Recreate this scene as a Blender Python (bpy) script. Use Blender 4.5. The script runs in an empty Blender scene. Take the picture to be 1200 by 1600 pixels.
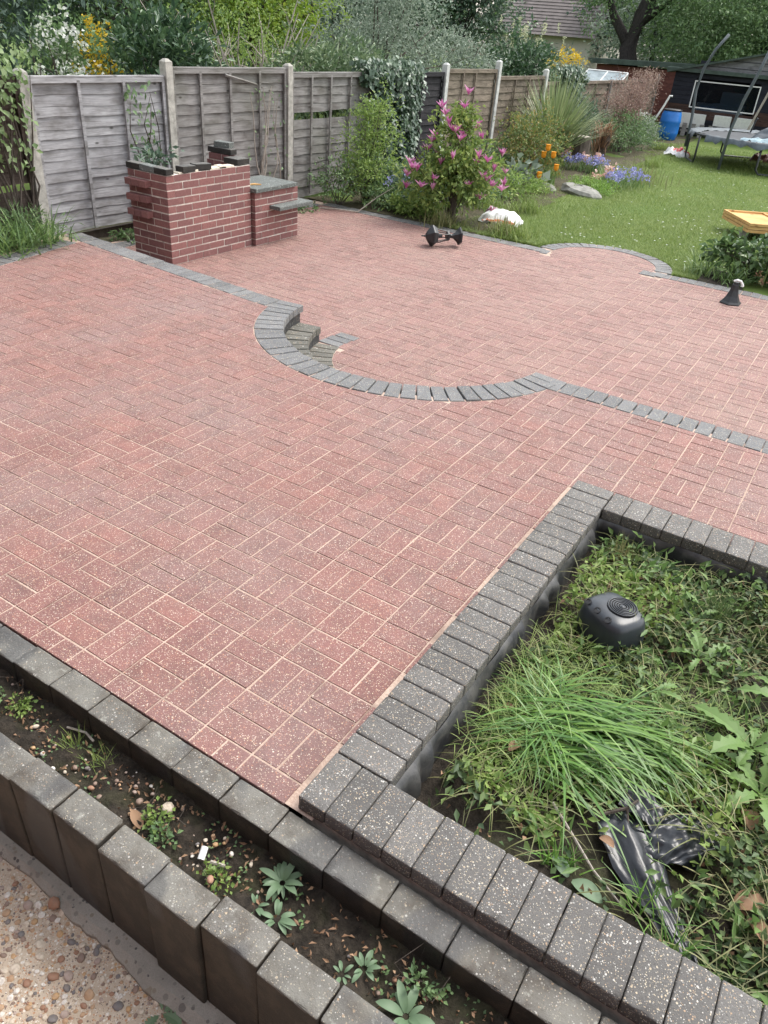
import bpy, math, random
import numpy as np
from mathutils import Matrix, Vector

random.seed(7)
RNG = np.random.default_rng(7)
SC = bpy.context.scene
COL = SC.collection
R = math.radians

# ------------------------------------------------------------------ camera
cam_d = bpy.data.cameras.new('camera')
cam = bpy.data.objects.new('camera', cam_d)
COL.objects.link(cam)
cam_d.sensor_fit = 'VERTICAL'
cam_d.sensor_height = 36.0
cam_d.lens = 1175.78 / 1600 * 36.0
cam_d.clip_start = 0.05
cam_d.clip_end = 400
ax = Vector((0.84028465, 0.53740694, 0.07152265))
ay = Vector((-0.34351012, 0.42569734, 0.83712757))
az = Vector((0.41943116, -0.7279942, 0.54231167))
mw = Matrix((ax, ay, az)).transposed().to_4x4()
mw.translation = Vector((1.09985846, -1.59806416, 1.98640210))
cam.matrix_world = mw
SC.camera = cam
CAM = np.array(mw.translation)

# ------------------------------------------------------------------ sky, sun, exposure
SUN_EL, SUN_AZ = R(56), R(24)      # azimuth from +y towards +x
world = bpy.data.worlds.new('World')
SC.world = world
world.use_nodes = True
wn = world.node_tree.nodes
bg = wn['Background']
sky = wn.new('ShaderNodeTexSky')
sky.sky_type = 'NISHITA'
sky.sun_disc = False
sky.sun_elevation = SUN_EL
sky.sun_rotation = SUN_AZ
sky.air_density = 1.6
sky.dust_density = 2.5
sky.ozone_density = 1.0
hsv = wn.new('ShaderNodeHueSaturation')      # thin white cloud: the sky is nearly colourless
hsv.inputs['Saturation'].default_value = 0.30
world.node_tree.links.new(sky.outputs[0], hsv.inputs['Color'])
world.node_tree.links.new(hsv.outputs[0], bg.inputs[0])
bg.inputs[1].default_value = 0.15
sun_d = bpy.data.lights.new('sun', 'SUN')
sun = bpy.data.objects.new('sun', sun_d)
COL.objects.link(sun)
sun_d.energy = 1.1
sun_d.angle = R(28)
sun_d.color = (1.0, 0.95, 0.88)
sdir = Vector((math.sin(SUN_AZ) * math.cos(SUN_EL), math.cos(SUN_AZ) * math.cos(SUN_EL), math.sin(SUN_EL)))
sun.rotation_euler = sdir.to_track_quat('Z', 'Y').to_euler()
vs = SC.view_settings
vs.view_transform = 'Standard'
vs.look = 'None'
vs.gamma = 1.0
vs.exposure = 1.34
SC.cycles.max_bounces = 5
SC.cycles.transparent_max_bounces = 6

LZ = -0.26      # level of the lower patio and the lawn

# ------------------------------------------------------------------ helpers
def link(o, parent=None):
    COL.objects.link(o)
    if parent is not None:
        o.parent = parent
    return o

def tag(o, label=None, cat=None, group=None, kind=None):
    if label: o['label'] = label
    if cat: o['category'] = cat
    if group: o['group'] = group
    if kind: o['kind'] = kind
    return o

def empty(name, loc, label=None, cat=None, group=None, rz=0.0):
    o = bpy.data.objects.new(name, None)
    link(o)
    o.location = loc
    o.rotation_euler = (0, 0, rz)
    return tag(o, label, cat, group)

def np_mesh(name, V, F, mat, smooth=False):
    V = np.asarray(V, dtype=np.float32).reshape(-1, 3)
    F = np.asarray(F, dtype=np.int32)
    me = bpy.data.meshes.new(name)
    me.vertices.add(len(V))
    me.vertices.foreach_set('co', V.ravel())
    nf, k = F.shape
    me.loops.add(nf * k)
    me.loops.foreach_set('vertex_index', F.ravel())
    me.polygons.add(nf)
    me.polygons.foreach_set('loop_start', np.arange(0, nf * k, k, dtype=np.int32))
    me.polygons.foreach_set('loop_total', np.full(nf, k, dtype=np.int32))
    if smooth:
        me.polygons.foreach_set('use_smooth', np.ones(nf, dtype=bool))
    me.update(calc_edges=True)
    me.validate()
    me.materials.append(mat)
    return me

def py_mesh(name, V, F, mat, smooth=False):
    me = bpy.data.meshes.new(name)
    me.from_pydata([tuple(v) for v in V], [], F)
    if smooth:
        for p in me.polygons: p.use_smooth = True
    me.materials.append(mat)
    return me

def obj(name, me, parent=None, loc=(0, 0, 0), rot=(0, 0, 0), scale=None):
    o = bpy.data.objects.new(name, me)
    link(o, parent)
    o.location = loc
    o.rotation_euler = rot
    if scale: o.scale = scale
    return o

class MB:
    """collects pieces of one part"""
    def __init__(s):
        s.V, s.F = [], []
    def add(s, V, F, M=None):
        b = len(s.V)
        for v in V:
            v = Vector(v)
            if M is not None: v = M @ v
            s.V.append(v)
        s.F += [tuple(i + b for i in f) for f in F]
        return s
    def box(s, c, d, M=None, ch=0.0):
        V, F = slab_vf([(-d[0]/2, -d[1]/2), (d[0]/2, -d[1]/2), (d[0]/2, d[1]/2), (-d[0]/2, d[1]/2)], d[2], ch)
        T = Matrix.Translation(Vector(c) + Vector((0, 0, d[2]/2)))
        return s.add(V, F, T if M is None else M @ T)
    def tube(s, pts, rad, n=7, cap=True):
        pts = [Vector(p) for p in pts]
        if not hasattr(rad, '__len__'): rad = [rad] * len(pts)
        b = len(s.V)
        up = Vector((0.13, 0.21, 0.97))
        for i, p in enumerate(pts):
            t = (pts[min(i+1, len(pts)-1)] - pts[max(i-1, 0)])
            if t.length < 1e-9: t = Vector((0, 0, 1))
            t.normalize()
            a = t.cross(up)
            if a.length < 0.05: a = t.cross(Vector((1, 0, 0)))
            a.normalize(); c = t.cross(a)
            for k in range(n):
                th = 2*math.pi*k/n
                s.V.append(p + (a*math.cos(th) + c*math.sin(th))*rad[i])
        for i in range(len(pts)-1):
            for k in range(n):
                s.F.append((b+i*n+k, b+i*n+(k+1) % n, b+(i+1)*n+(k+1) % n, b+(i+1)*n+k))
        if cap:
            s.F.append(tuple(b+k for k in range(n))[::-1])
            s.F.append(tuple(b+(len(pts)-1)*n+k for k in range(n)))
        return s
    def lathe(s, prof, n=12, M=None, ph=0.0):
        V, F = [], []
        for (r, z) in prof:
            for k in range(n):
                th = 2*math.pi*k/n + ph
                V.append((r*math.cos(th), r*math.sin(th), z))
        for i in range(len(prof)-1):
            for k in range(n):
                F.append((i*n+k, i*n+(k+1) % n, (i+1)*n+(k+1) % n, (i+1)*n+k))
        F.append(tuple(range(n))[::-1]); F.append(tuple((len(prof)-1)*n+k for k in range(n)))
        return s.add(V, F, M)
    def mesh(s, name, mat, smooth=False):
        return py_mesh(name, s.V, s.F, mat, smooth)
    def build(s, name, mat, parent=None, smooth=False):
        return obj(name, s.mesh(name, mat, smooth), parent)

def slab_vf(poly, h, ch):
    """convex polygon (ccw) extruded from -h/2 to h/2, top edges chamfered"""
    n = len(poly)
    V = [(x, y, -h/2) for x, y in poly]
    if ch <= 0:
        V += [(x, y, h/2) for x, y in poly]
        F = [tuple(range(n))[::-1], tuple(range(n, 2*n))]
        F += [(i, (i+1) % n, n+(i+1) % n, n+i) for i in range(n)]
        return V, F
    V += [(x, y, h/2-ch) for x, y in poly]
    ins = inset(poly, ch)
    V += [(x, y, h/2) for x, y in ins]
    F = [tuple(range(n))[::-1], tuple(range(2*n, 3*n))]
    for r in (0, n):
        F += [(r+i, r+(i+1) % n, r+n+(i+1) % n, r+n+i) for i in range(n)]
    return V, F

def inset(poly, d):
    n = len(poly); out = []
    for i in range(n):
        p0, p1, p2 = Vector(poly[i-1]), Vector(poly[i]), Vector(poly[(i+1) % n])
        e1 = (p1-p0); e2 = (p2-p1)
        if e1.length < 1e-6 or e2.length < 1e-6:
            out.append(tuple(p1)); continue
        e1.normalize(); e2.normalize()
        n1 = Vector((-e1.y, e1.x)); n2 = Vector((-e2.y, e2.x))
        m = n1+n2
        k = max(0.25, m.length_squared/2)
        out.append(tuple(p1 + m*(d/(2*k))*1.0))
    return out

def clip(poly, nx, ny, c):
    """keep nx*x+ny*y <= c"""
    out = []
    n = len(poly)
    for i in range(n):
        a, b = poly[i], poly[(i+1) % n]
        da, db = nx*a[0]+ny*a[1]-c, nx*b[0]+ny*b[1]-c
        if da <= 0: out.append(a)
        if (da < 0 < db) or (db < 0 < da):
            t = da/(da-db)
            out.append((a[0]+t*(b[0]-a[0]), a[1]+t*(b[1]-a[1])))
    return out

def area(poly):
    return 0.5*sum(poly[i-1][0]*poly[i][1]-poly[i][0]*poly[i-1][1] for i in range(len(poly))) if len(poly) > 2 else 0.0

def tidy(poly):
    out = []
    for p in poly:
        if not out or math.hypot(p[0]-out[-1][0], p[1]-out[-1][1]) > 0.002: out.append(p)
    if len(out) > 1 and math.hypot(out[0][0]-out[-1][0], out[0][1]-out[-1][1]) < 0.002: out.pop()
    return out

# ------------------------------------------------------------------ material helpers
class NT:
    def __init__(s, name):
        s.m = bpy.data.materials.new(name)
        s.m.use_nodes = True
        s.t = s.m.node_tree
        s.b = s.t.nodes['Principled BSDF']
        s.out = s.t.nodes['Material Output']
    def n(s, typ, ins=None, **kw):
        nd = s.t.nodes.new('ShaderNode' + typ)
        for k, v in kw.items(): setattr(nd, k, v)
        for k, v in (ins or {}).items(): s.set(nd.inputs[k], v)
        return nd
    def set(s, sock, v):
        if hasattr(v, 'is_output'): s.t.links.new(v, sock)
        elif hasattr(v, 'outputs'): s.t.links.new(v.outputs[0], sock)
        else:
            if isinstance(v, tuple) and len(v) == 3 and sock.type == 'RGBA': v = v + (1,)
            sock.default_value = v
    def mix(s, f, a, b, mode='MIX'):
        nd = s.n('Mix', data_type='RGBA', blend_type=mode)
        s.set(nd.inputs[0], f); s.set(nd.inputs[6], a); s.set(nd.inputs[7], b)
        return nd.outputs[2]
    def math(s, op, a, b=0.0, clamp=False):
        nd = s.n('Math', operation=op, use_clamp=clamp)
        s.set(nd.inputs[0], a); s.set(nd.inputs[1], b)
        return nd.outputs[0]
    def ramp(s, f, stops, interp='LINEAR'):
        nd = s.n('ValToRGB')
        cr = nd.color_ramp
        cr.interpolation = interp
        while len(cr.elements) < len(stops): cr.elements.new(0.5)
        for e, (p, c) in zip(cr.elements, stops):
            e.position = p
            e.color = (c, c, c, 1) if not hasattr(c, '__len__') else tuple(c) + (1,)
        s.set(nd.inputs[0], f)
        return nd.outputs[0]
    def noise(s, vec, scale, detail=4, rough=0.55, out=0):
        nd = s.n('TexNoise', {'Scale': scale, 'Detail': detail, 'Roughness': rough})
        s.set(nd.inputs['Vector'], vec)
        return nd.outputs[out]
    def vor(s, vec, scale, feature='F1', rnd=1.0):
        nd = s.n('TexVoronoi', {'Scale': scale, 'Randomness': rnd}, feature=feature)
        s.set(nd.inputs['Vector'], vec)
        return nd
    def pos(s):
        return s.n('NewGeometry').outputs['Position']
    def rnd(s):
        """one random number for each object and for each loose piece of it"""
        a = s.n('ObjectInfo').outputs['Random']
        b = s.n('NewGeometry').outputs['Random Per Island']
        return s.math('FRACT', s.math('ADD', a, b))
    def scalev(s, vec, v):
        nd = s.n('VectorMath', operation='MULTIPLY')
        s.set(nd.inputs[0], vec); nd.inputs[1].default_value = v
        return nd.outputs[0]
    def addv(s, a, b):
        nd = s.n('VectorMath', operation='ADD')
        s.set(nd.inputs[0], a); s.set(nd.inputs[1], b)
        return nd.outputs[0]
    def bump(s, h, strength=0.3, dist=0.01):
        nd = s.n('Bump', {'Strength': strength, 'Distance': dist})
        s.set(nd.inputs['Height'], h)
        s.t.links.new(nd.outputs[0], s.b.inputs['Normal'])
    def fin(s, col, rough=0.7, spec=0.5, metal=0.0):
        s.set(s.b.inputs['Base Color'], col)
        s.set(s.b.inputs['Roughness'], rough)
        s.set(s.b.inputs['Specular IOR Level'], spec)
        s.set(s.b.inputs['Metallic'], metal)
        return s.m

def block_mat(name, base, base2, specks, cover, sc, stain=None, lichen=0.0, rough=0.72, damp=0.0, dirt=(0.05, 0.045, 0.04)):
    t = NT(name)
    p = t.pos()
    r = t.rnd()
    col = t.mix(t.ramp(r, [(0.0, 0.0), (1.0, 1.0)]), base, base2)
    r2 = t.math('FRACT', t.math('MULTIPLY', r, 17.31))
    col = t.mix(t.ramp(r2, [(0.0, 0.50), (0.35, 0.0), (0.70, 0.0), (1.0, 0.32)]), col, t.mix(t.math('GREATER_THAN', r2, 0.5), tuple(c*0.62 for c in base), tuple(c*1.45 for c in base2)))
    fine = t.noise(p, 260, 3, 0.7)
    col = t.mix(t.ramp(fine, [(0.3, 0.55), (0.7, 0.0)]), col, tuple(c*0.45 for c in base))
    big = t.noise(p, 1.3, 4, 0.6)
    if stain: col = t.mix(t.ramp(big, [(0.42, 0.0), (0.68, 0.75)]), col, stain)
    med = t.noise(p, 9, 4, 0.6)
    col = t.mix(t.ramp(med, [(0.45, 0.0), (0.75, 0.35)]), col, dirt)
    h = fine
    for (sc_k, cols, cov, siz) in ((sc, specks, cover, 0.42), (sc*0.50, specks[::-1], cover*0.62, 0.36)):
        v = t.vor(p, sc_k)
        rgb = t.n('SeparateColor', {'Color': v.outputs['Color']})
        pick = t.math('LESS_THAN', rgb.outputs[0], cov)
        size = t.math('MULTIPLY', rgb.outputs[1], siz)
        size = t.math('ADD', size, 0.10)
        inside = t.math('LESS_THAN', v.outputs['Distance'], size)
        m = t.math('MULTIPLY', pick, inside)
        n = len(cols)
        sc_col = t.ramp(rgb.outputs[2], [(i/n, c) for i, c in enumerate(cols)], 'CONSTANT')
        col = t.mix(t.math('MULTIPLY', m, 0.9), col, sc_col)
        # wash of pits
        pit = t.math('MULTIPLY', t.math('GREATER_THAN', rgb.outputs[0], 0.86), t.math('LESS_THAN', v.outputs['Distance'], 0.3))
        col = t.mix(t.math('MULTIPLY', pit, 0.55), col, tuple(c*0.3 for c in base))
    if lichen > 0:
        topf = t.ramp(t.n('SeparateXYZ', {0: t.n('NewGeometry').outputs['True Normal']}).outputs[2], [(0.3, 0.0), (0.8, 1.0)])   # rain-worn tops; shade of the side faces is painted in below
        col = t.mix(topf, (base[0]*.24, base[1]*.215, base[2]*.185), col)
        mt = t.noise(p, 13, 6, 0.7)
        col = t.mix(t.ramp(mt, [(0.46, 0.0), (0.60, 0.65)]), col, (base[0]*.55, base[1]*.47, base[2]*.38))
        ln = t.noise(p, 22, 5, 0.7)
        col = t.mix(t.math('MULTIPLY', topf, t.ramp(ln, [(0.60, 0.0), (0.68, lichen)])), col, (0.33, 0.33, 0.29))
        l2 = t.noise(t.scalev(p, (1, 1, 1.3)), 4.3, 5, 0.65)
        col = t.mix(t.math('MULTIPLY', topf, t.ramp(l2, [(0.40, 0.0), (0.62, lichen*0.8)])), col, (0.20, 0.195, 0.17))
    ro = rough
    if damp > 0:
        dn = t.noise(t.scalev(p, (2.2, 1.4, 1.0)), 1.5, 2, 0.4)
        dm = t.ramp(dn, [(0.52, 0.0), (0.56, 1.0)])
        col = t.mix(t.math('MULTIPLY', dm, damp), col, (0.028, 0.030, 0.036))
        ro = t.math('SUBTRACT', rough, t.math('MULTIPLY', dm, 0.22))
    t.bump(t.math('ADD', fine, t.noise(p, 90, 3)), 0.55, 0.004)
    return t.fin(col, ro, 0.45)

CREAM = [(0.54, 0.44, 0.32), (0.66, 0.58, 0.49), (0.46, 0.30, 0.20), (0.58, 0.50, 0.41), (0.40, 0.20, 0.13)]
GREYS = [(0.46, 0.40, 0.30), (0.52, 0.50, 0.46), (0.36, 0.25, 0.16), (0.34, 0.34, 0.32), (0.44, 0.36, 0.25)]
m_paver = block_mat('red_paver', (0.268, 0.120, 0.102), (0.212, 0.101, 0.092), CREAM, 0.40, 300, stain=(0.195, 0.125, 0.118))
m_paver_low = block_mat('red_paver_hazed', (0.270, 0.140, 0.122), (0.230, 0.120, 0.110), CREAM, 0.40, 270, stain=(0.24, 0.145, 0.125))  # paler than the upper pavers: far sheen and haze painted into the colour
m_rim = block_mat('charcoal_block', (0.110, 0.105, 0.099), (0.152, 0.145, 0.137), GREYS, 0.36, 290, rough=0.7)
m_kerb = block_mat('grey_kerb_block', (0.135, 0.138, 0.143), (0.185, 0.188, 0.190), GREYS, 0.32, 270, rough=0.72)
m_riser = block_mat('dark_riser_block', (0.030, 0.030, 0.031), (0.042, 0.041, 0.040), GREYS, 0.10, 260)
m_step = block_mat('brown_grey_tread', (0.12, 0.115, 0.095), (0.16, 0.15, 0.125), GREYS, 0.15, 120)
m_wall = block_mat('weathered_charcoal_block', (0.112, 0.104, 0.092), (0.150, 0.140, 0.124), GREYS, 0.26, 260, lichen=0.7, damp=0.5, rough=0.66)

def simple(name, c, rough=0.6, spec=0.5, metal=0.0, var=0.0, sc=20.0, bump=0.0):
    t = NT(name)
    col = c
    p = t.pos()
    if var:
        n = t.noise(p, sc, 5, 0.6)
        col = t.mix(t.ramp(n, [(0.3, 0.0), (0.7, 1.0)]), tuple(v*(1-var) for v in c), tuple(min(1, v*(1+var)) for v in c))
    if bump: t.bump(t.noise(p, sc*2, 4), bump, 0.01)
    return t.fin(col, rough, spec, metal)

def sand_mat():
    t = NT('joint_sand')
    p = t.pos()
    a = t.noise(p, 2.2, 4)
    b = t.noise(p, 160, 2)
    c = t.mix(t.ramp(a, [(0.35, 0.0), (0.6, 1.0)]), (0.54, 0.425, 0.35), (0.40, 0.30, 0.245))
    c = t.mix(t.ramp(t.noise(p, 7, 3), [(0.54, 0.0), (0.68, 0.7)]), c, (0.12, 0.09, 0.075))
    c = t.mix(t.ramp(b, [(0.35, 0.5), (0.6, 0.0)]), c, (0.26, 0.17, 0.13))
    t.bump(b, 0.5, 0.003)
    return t.fin(c, 0.95, 0.2)
m_sand = sand_mat()

def soil_mat(name, c1, c2):
    t = NT(name)
    p = t.pos()
    n = t.noise(p, 34, 6, 0.7)
    c = t.mix(t.ramp(n, [(0.35, 0.0), (0.65, 1.0)]), c1, c2)
    g = t.noise(p, 6, 3)
    c = t.mix(t.ramp(g, [(0.5, 0.0), (0.7, 0.6)]), c, (0.045, 0.05, 0.02))
    t.bump(n, 0.9, 0.02)
    return t.fin(c, 0.92, 0.25)
m_soil = soil_mat('dark_soil', (0.016, 0.013, 0.010), (0.05, 0.04, 0.03))
m_border = soil_mat('border_soil', (0.04, 0.036, 0.02), (0.10, 0.085, 0.05))

def lawn_mat():
    t = NT('lawn_turf')
    p = t.pos()
    c = t.mix(t.ramp(t.noise(p, 1.1, 4), [(0.35, 0.0), (0.65, 1.0)]), (0.075, 0.13, 0.022), (0.12, 0.155, 0.04))
    c = t.mix(t.ramp(t.noise(p, 40, 4), [(0.4, 0.0), (0.7, 0.5)]), c, (0.05, 0.075, 0.018))
    return t.fin(c, 0.9, 0.2)
m_lawn = lawn_mat()

def wood_mat(name, c1, c2, knot, green=0.0, warm=None):
    t = NT(name)
    o = t.n('TexCoord').outputs['Object']
    rn = t.rnd()
    off = t.n('CombineXYZ', {0: t.math('MULTIPLY', rn, 37.0), 1: 0.0, 2: t.math('MULTIPLY', rn, 91.0)})
    v = t.addv(o, off)
    g = t.noise(t.scalev(v, (1.6, 30, 30)), 2.4, 6, 0.65)
    c = t.mix(t.ramp(g, [(0.32, 0.0), (0.66, 1.0)]), c1, c2)
    c = t.mix(t.ramp(rn, [(0.0, 0.35), (0.5, 0.0), (1.0, 0.3)]), c, c1)
    p = t.noise(t.scalev(v, (2.0, 5, 5)), 1.6, 3)
    c = t.mix(t.ramp(p, [(0.45, 0.0), (0.72, 0.8)]), c, knot)
    k = t.vor(t.scalev(v, (4.0, 3, 9)), 1.0)
    c = t.mix(t.ramp(k.outputs['Distance'], [(0.06, 0.85), (0.14, 0.0)]), c, tuple(x*0.4 for x in knot))
    if warm: c = t.mix(t.ramp(t.noise(v, 1.4, 2), [(0.5, 0.0), (0.65, 0.6)]), c, warm)
    if green: c = t.mix(t.ramp(t.noise(t.pos(), 2.0, 3), [(0.45, 0.0), (0.7, green)]), c, (0.09, 0.10, 0.06))
    t.bump(g, 0.45, 0.006)
    return t.fin(c, 0.85, 0.25)
m_wood_silver = wood_mat('silvered_timber', (0.225, 0.220, 0.225), (0.43, 0.425, 0.435), (0.10, 0.092, 0.085), 0.0)
m_wood_grey = wood_mat('grey_brown_timber', (0.165, 0.156, 0.150), (0.305, 0.292, 0.282), (0.08, 0.068, 0.06), 0.25)
m_wood_brown = wood_mat('brown_timber', (0.14, 0.112, 0.088), (0.28, 0.23, 0.18), (0.07, 0.055, 0.042), 0.15)
m_wood_black = wood_mat('black_stained_timber', (0.018, 0.017, 0.020), (0.045, 0.042, 0.046), (0.012, 0.011, 0.012))
m_wood_dark = wood_mat('dark_old_timber', (0.055, 0.040, 0.032), (0.12, 0.09, 0.075), (0.03, 0.022, 0.02), 0.2)
m_wood_new = wood_mat('orange_new_timber', (0.56, 0.33, 0.13), (0.72, 0.46, 0.21), (0.42, 0.22, 0.08))
m_shed = wood_mat('black_shed_boards', (0.014, 0.015, 0.022), (0.030, 0.032, 0.042), (0.010, 0.010, 0.014))
m_shed_brown = wood_mat('dark_brown_boards', (0.05, 0.028, 0.022), (0.085, 0.05, 0.04), (0.03, 0.02, 0.018))
m_shed_red = wood_mat('red_shed_boards', (0.13, 0.045, 0.038), (0.19, 0.075, 0.06), (0.07, 0.03, 0.03))
m_shed_gable = wood_mat('grey_gable_boards', (0.14, 0.14, 0.15), (0.26, 0.26, 0.27), (0.08, 0.08, 0.08))

m_concrete = simple('post_concrete', (0.36, 0.345, 0.31), 0.9, 0.3, var=0.35, sc=14, bump=0.4)
m_concrete_pale = simple('pale_post_concrete', (0.52, 0.52, 0.50), 0.9, 0.3, var=0.25, sc=10, bump=0.3)
m_footing = block_mat('footing_concrete', (0.38, 0.36, 0.32), (0.34, 0.32, 0.28), [(0.12, 0.11, 0.1), (0.2, 0.17, 0.13), (0.05, 0.05, 0.05)], 0.22, 70, stain=(0.17, 0.155, 0.12))
m_slab = block_mat('grey_green_slab', (0.12, 0.135, 0.125), (0.16, 0.175, 0.165), [(0.30, 0.32, 0.30), (0.05, 0.05, 0.05)], 0.4, 110)
m_mortar = simple('mortar', (0.58, 0.53, 0.47), 0.95, 0.2, var=0.3, sc=30, bump=0.4)
m_mortar_pale = simple('mortar_pale', (0.62, 0.56, 0.46), 0.95, 0.2, var=0.2, sc=30, bump=0.4)

def brick_mat():
    t = NT('red_brick')
    p = t.pos(); r = t.rnd()
    c = t.mix(r, (0.265, 0.122, 0.110), (0.180, 0.088, 0.084))
    c = t.mix(t.ramp(t.noise(p, 60, 5, 0.7), [(0.45, 0.0), (0.7, 0.5)]), c, (0.10, 0.035, 0.04))
    c = t.mix(t.ramp(t.noise(p, 16, 4), [(0.58, 0.0), (0.72, 0.45)]), c, (0.33, 0.19, 0.17))
    t.bump(t.noise(p, 120, 4), 0.5, 0.004)
    return t.fin(c, 0.82, 0.3)
m_brick = brick_mat()

def path_mat():
    t = NT('aggregate_cement')
    p = t.pos()
    c = t.mix(t.ramp(t.noise(p, 12, 4), [(0.3, 0.0), (0.7, 1.0)]), (0.40, 0.315, 0.235), (0.50, 0.42, 0.33))
    for sc_k, cov in ((260, 0.5), (120, 0.4)):
        v = t.vor(p, sc_k)
        rgb = t.n('SeparateColor', {'Color': v.outputs['Color']})
        m = t.math('MULTIPLY', t.math('LESS_THAN', rgb.outputs[0], cov), t.math('LESS_THAN', v.outputs['Distance'], 0.4))
        c = t.mix(m, c, t.ramp(rgb.outputs[1], [(0, (0.5, 0.42, 0.33)), (0.25, (0.16, 0.12, 0.1)), (0.5, (0.62, 0.57, 0.5)), (0.75, (0.42, 0.23, 0.13))], 'CONSTANT'))
    t.bump(t.noise(p, 150, 4), 0.7, 0.005)
    return t.fin(c, 0.9, 0.3)
m_path = path_mat()

def pebble_mat():
    t = NT('flint_pebble')
    r = t.rnd(); p = t.pos()
    c = t.ramp(r, [(0, (0.42, 0.27, 0.16)), (0.14, (0.58, 0.50, 0.40)), (0.28, (0.24, 0.17, 0.135)), (0.42, (0.70, 0.66, 0.60)),
                   (0.56, (0.30, 0.16, 0.10)), (0.68, (0.16, 0.15, 0.15)), (0.8, (0.48, 0.30, 0.15)), (0.9, (0.36, 0.28, 0.24))], 'CONSTANT')
    c = t.mix(t.ramp(t.noise(p, 120, 4), [(0.4, 0.0), (0.7, 0.5)]), c, (0.24, 0.17, 0.12))
    return t.fin(c, 0.6, 0.4)
m_pebble = pebble_mat()

def leaf_mat(name, a, b, c=None, trans=0.3, rough=0.5, spec=0.4):
    t = NT(name)
    r = t.n('NewGeometry').outputs['Random Per Island']
    g_ = lambda q: tuple(min(.85, v*1.5+.014) if max(q) < .3 else v for v in q)  # brightens leaf colours; the constant lift paints in haze
    stops = [(0.0, g_(a)), (0.6, g_(b))] + ([(1.0, g_(c))] if c else [])
    col = t.ramp(r, stops)
    t.fin(col, rough, spec)
    tr = t.n('BsdfTranslucent')
    tc = t.mix(0.5, col, (0.16, 0.24, 0.03), 'ADD') if False else col
    t.set(tr.inputs[0], tc)
    mx = t.n('MixShader', {0: trans})
    t.t.links.new(t.b.outputs[0], mx.inputs[1])
    t.t.links.new(tr.outputs[0], mx.inputs[2])
    t.t.links.new(mx.outputs[0], t.out.inputs[0])
    return t.m

def bark_mat(name, a, b):
    t = NT(name)
    p = t.pos()
    n = t.noise(t.scalev(p, (1, 1, 0.25)), 40, 5, 0.7)
    c = t.mix(t.ramp(n, [(0.35, 0.0), (0.65, 1.0)]), a, b)
    t.bump(n, 0.7, 0.01)
    return t.fin(c, 0.9, 0.2)
m_bark = bark_mat('brown_bark', (0.05, 0.04, 0.032), (0.12, 0.10, 0.085))
m_bark_dark = bark_mat('dark_bark', (0.022, 0.02, 0.02), (0.06, 0.052, 0.05))
m_bark_pale = bark_mat('pale_twig', (0.26, 0.225, 0.19), (0.42, 0.38, 0.33))
m_bark_red = bark_mat('reddish_twig', (0.16, 0.085, 0.075), (0.27, 0.165, 0.15))

# ------------------------------------------------------------------ leaf and blade builders (numpy)
def unit(a):
    return a/np.maximum(np.linalg.norm(a, axis=-1, keepdims=True), 1e-9)

def rand_dirs(n, up=0.0, rng=RNG):
    d = rng.normal(size=(n, 3)); d[:, 2] += up
    return unit(d)

def leaf_arrays(P, D, Nn, L, W, fold=0.25):
    """kite shaped folded leaves: P base, D direction, Nn normal"""
    n = len(P)
    D = unit(D); S = unit(np.cross(D, Nn)); N2 = np.cross(S, D)
    L = np.broadcast_to(np.asarray(L, float), (n,))[:, None]
    W = np.broadcast_to(np.asarray(W, float), (n,))[:, None]
    mid = P + D*L*0.45
    V = np.stack([P, mid + S*W*0.5 + N2*W*fold, P + D*L - N2*L*0.12, mid - S*W*0.5 + N2*W*fold], 1)
    base = np.arange(n)[:, None]*4
    F = np.concatenate([base+np.array([[0, 1, 2]]), base+np.array([[0, 2, 3]])], 0)
    return V.reshape(-1, 3), F

def blade_arrays(P, D, L, W, droop, seg=4, side=None):
    """tapered curved strips"""
    n = len(P)
    D = unit(D)
    L = np.broadcast_to(np.asarray(L, float), (n,)); W = np.broadcast_to(np.asarray(W, float), (n,))
    droop = np.broadcast_to(np.asarray(droop, float), (n,))
    h = D.copy(); h[:, 2] = 0; h = unit(h + 1e-6)
    S = np.stack([-h[:, 1], h[:, 0], 0*h[:, 0]], 1) if side is None else side
    pts = []
    cur = P.copy(); d = D.copy()
    st = (L/seg)[:, None]
    rows = []
    for i in range(seg+1):
        t = i/seg
        w = (W*(1-t**1.6)*0.5*(0.6+0.4*min(1, t*4)))[:, None] + 0.0002
        rows.append(np.stack([cur - S*w, cur + S*w], 1))
        cur = cur + d*st
        d = unit(d + np.c_[np.zeros(n), np.zeros(n), -droop/seg])
    V = np.stack(rows, 1).reshape(-1, 3)   # n, seg+1, 2, 3
    k = (seg+1)*2
    base = np.arange(n)[:, None]*k
    F = np.concatenate([base + np.array([[2*i, 2*i+1, 2*i+3, 2*i+2]]) for i in range(seg)], 0)
    return V, F

def join(parts):
    Vs, Fs, b = [], [], 0
    for V, F in parts:
        Vs.append(V); Fs.append(F+b); b += len(V)
    return np.concatenate(Vs), np.concatenate(Fs)

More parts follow.
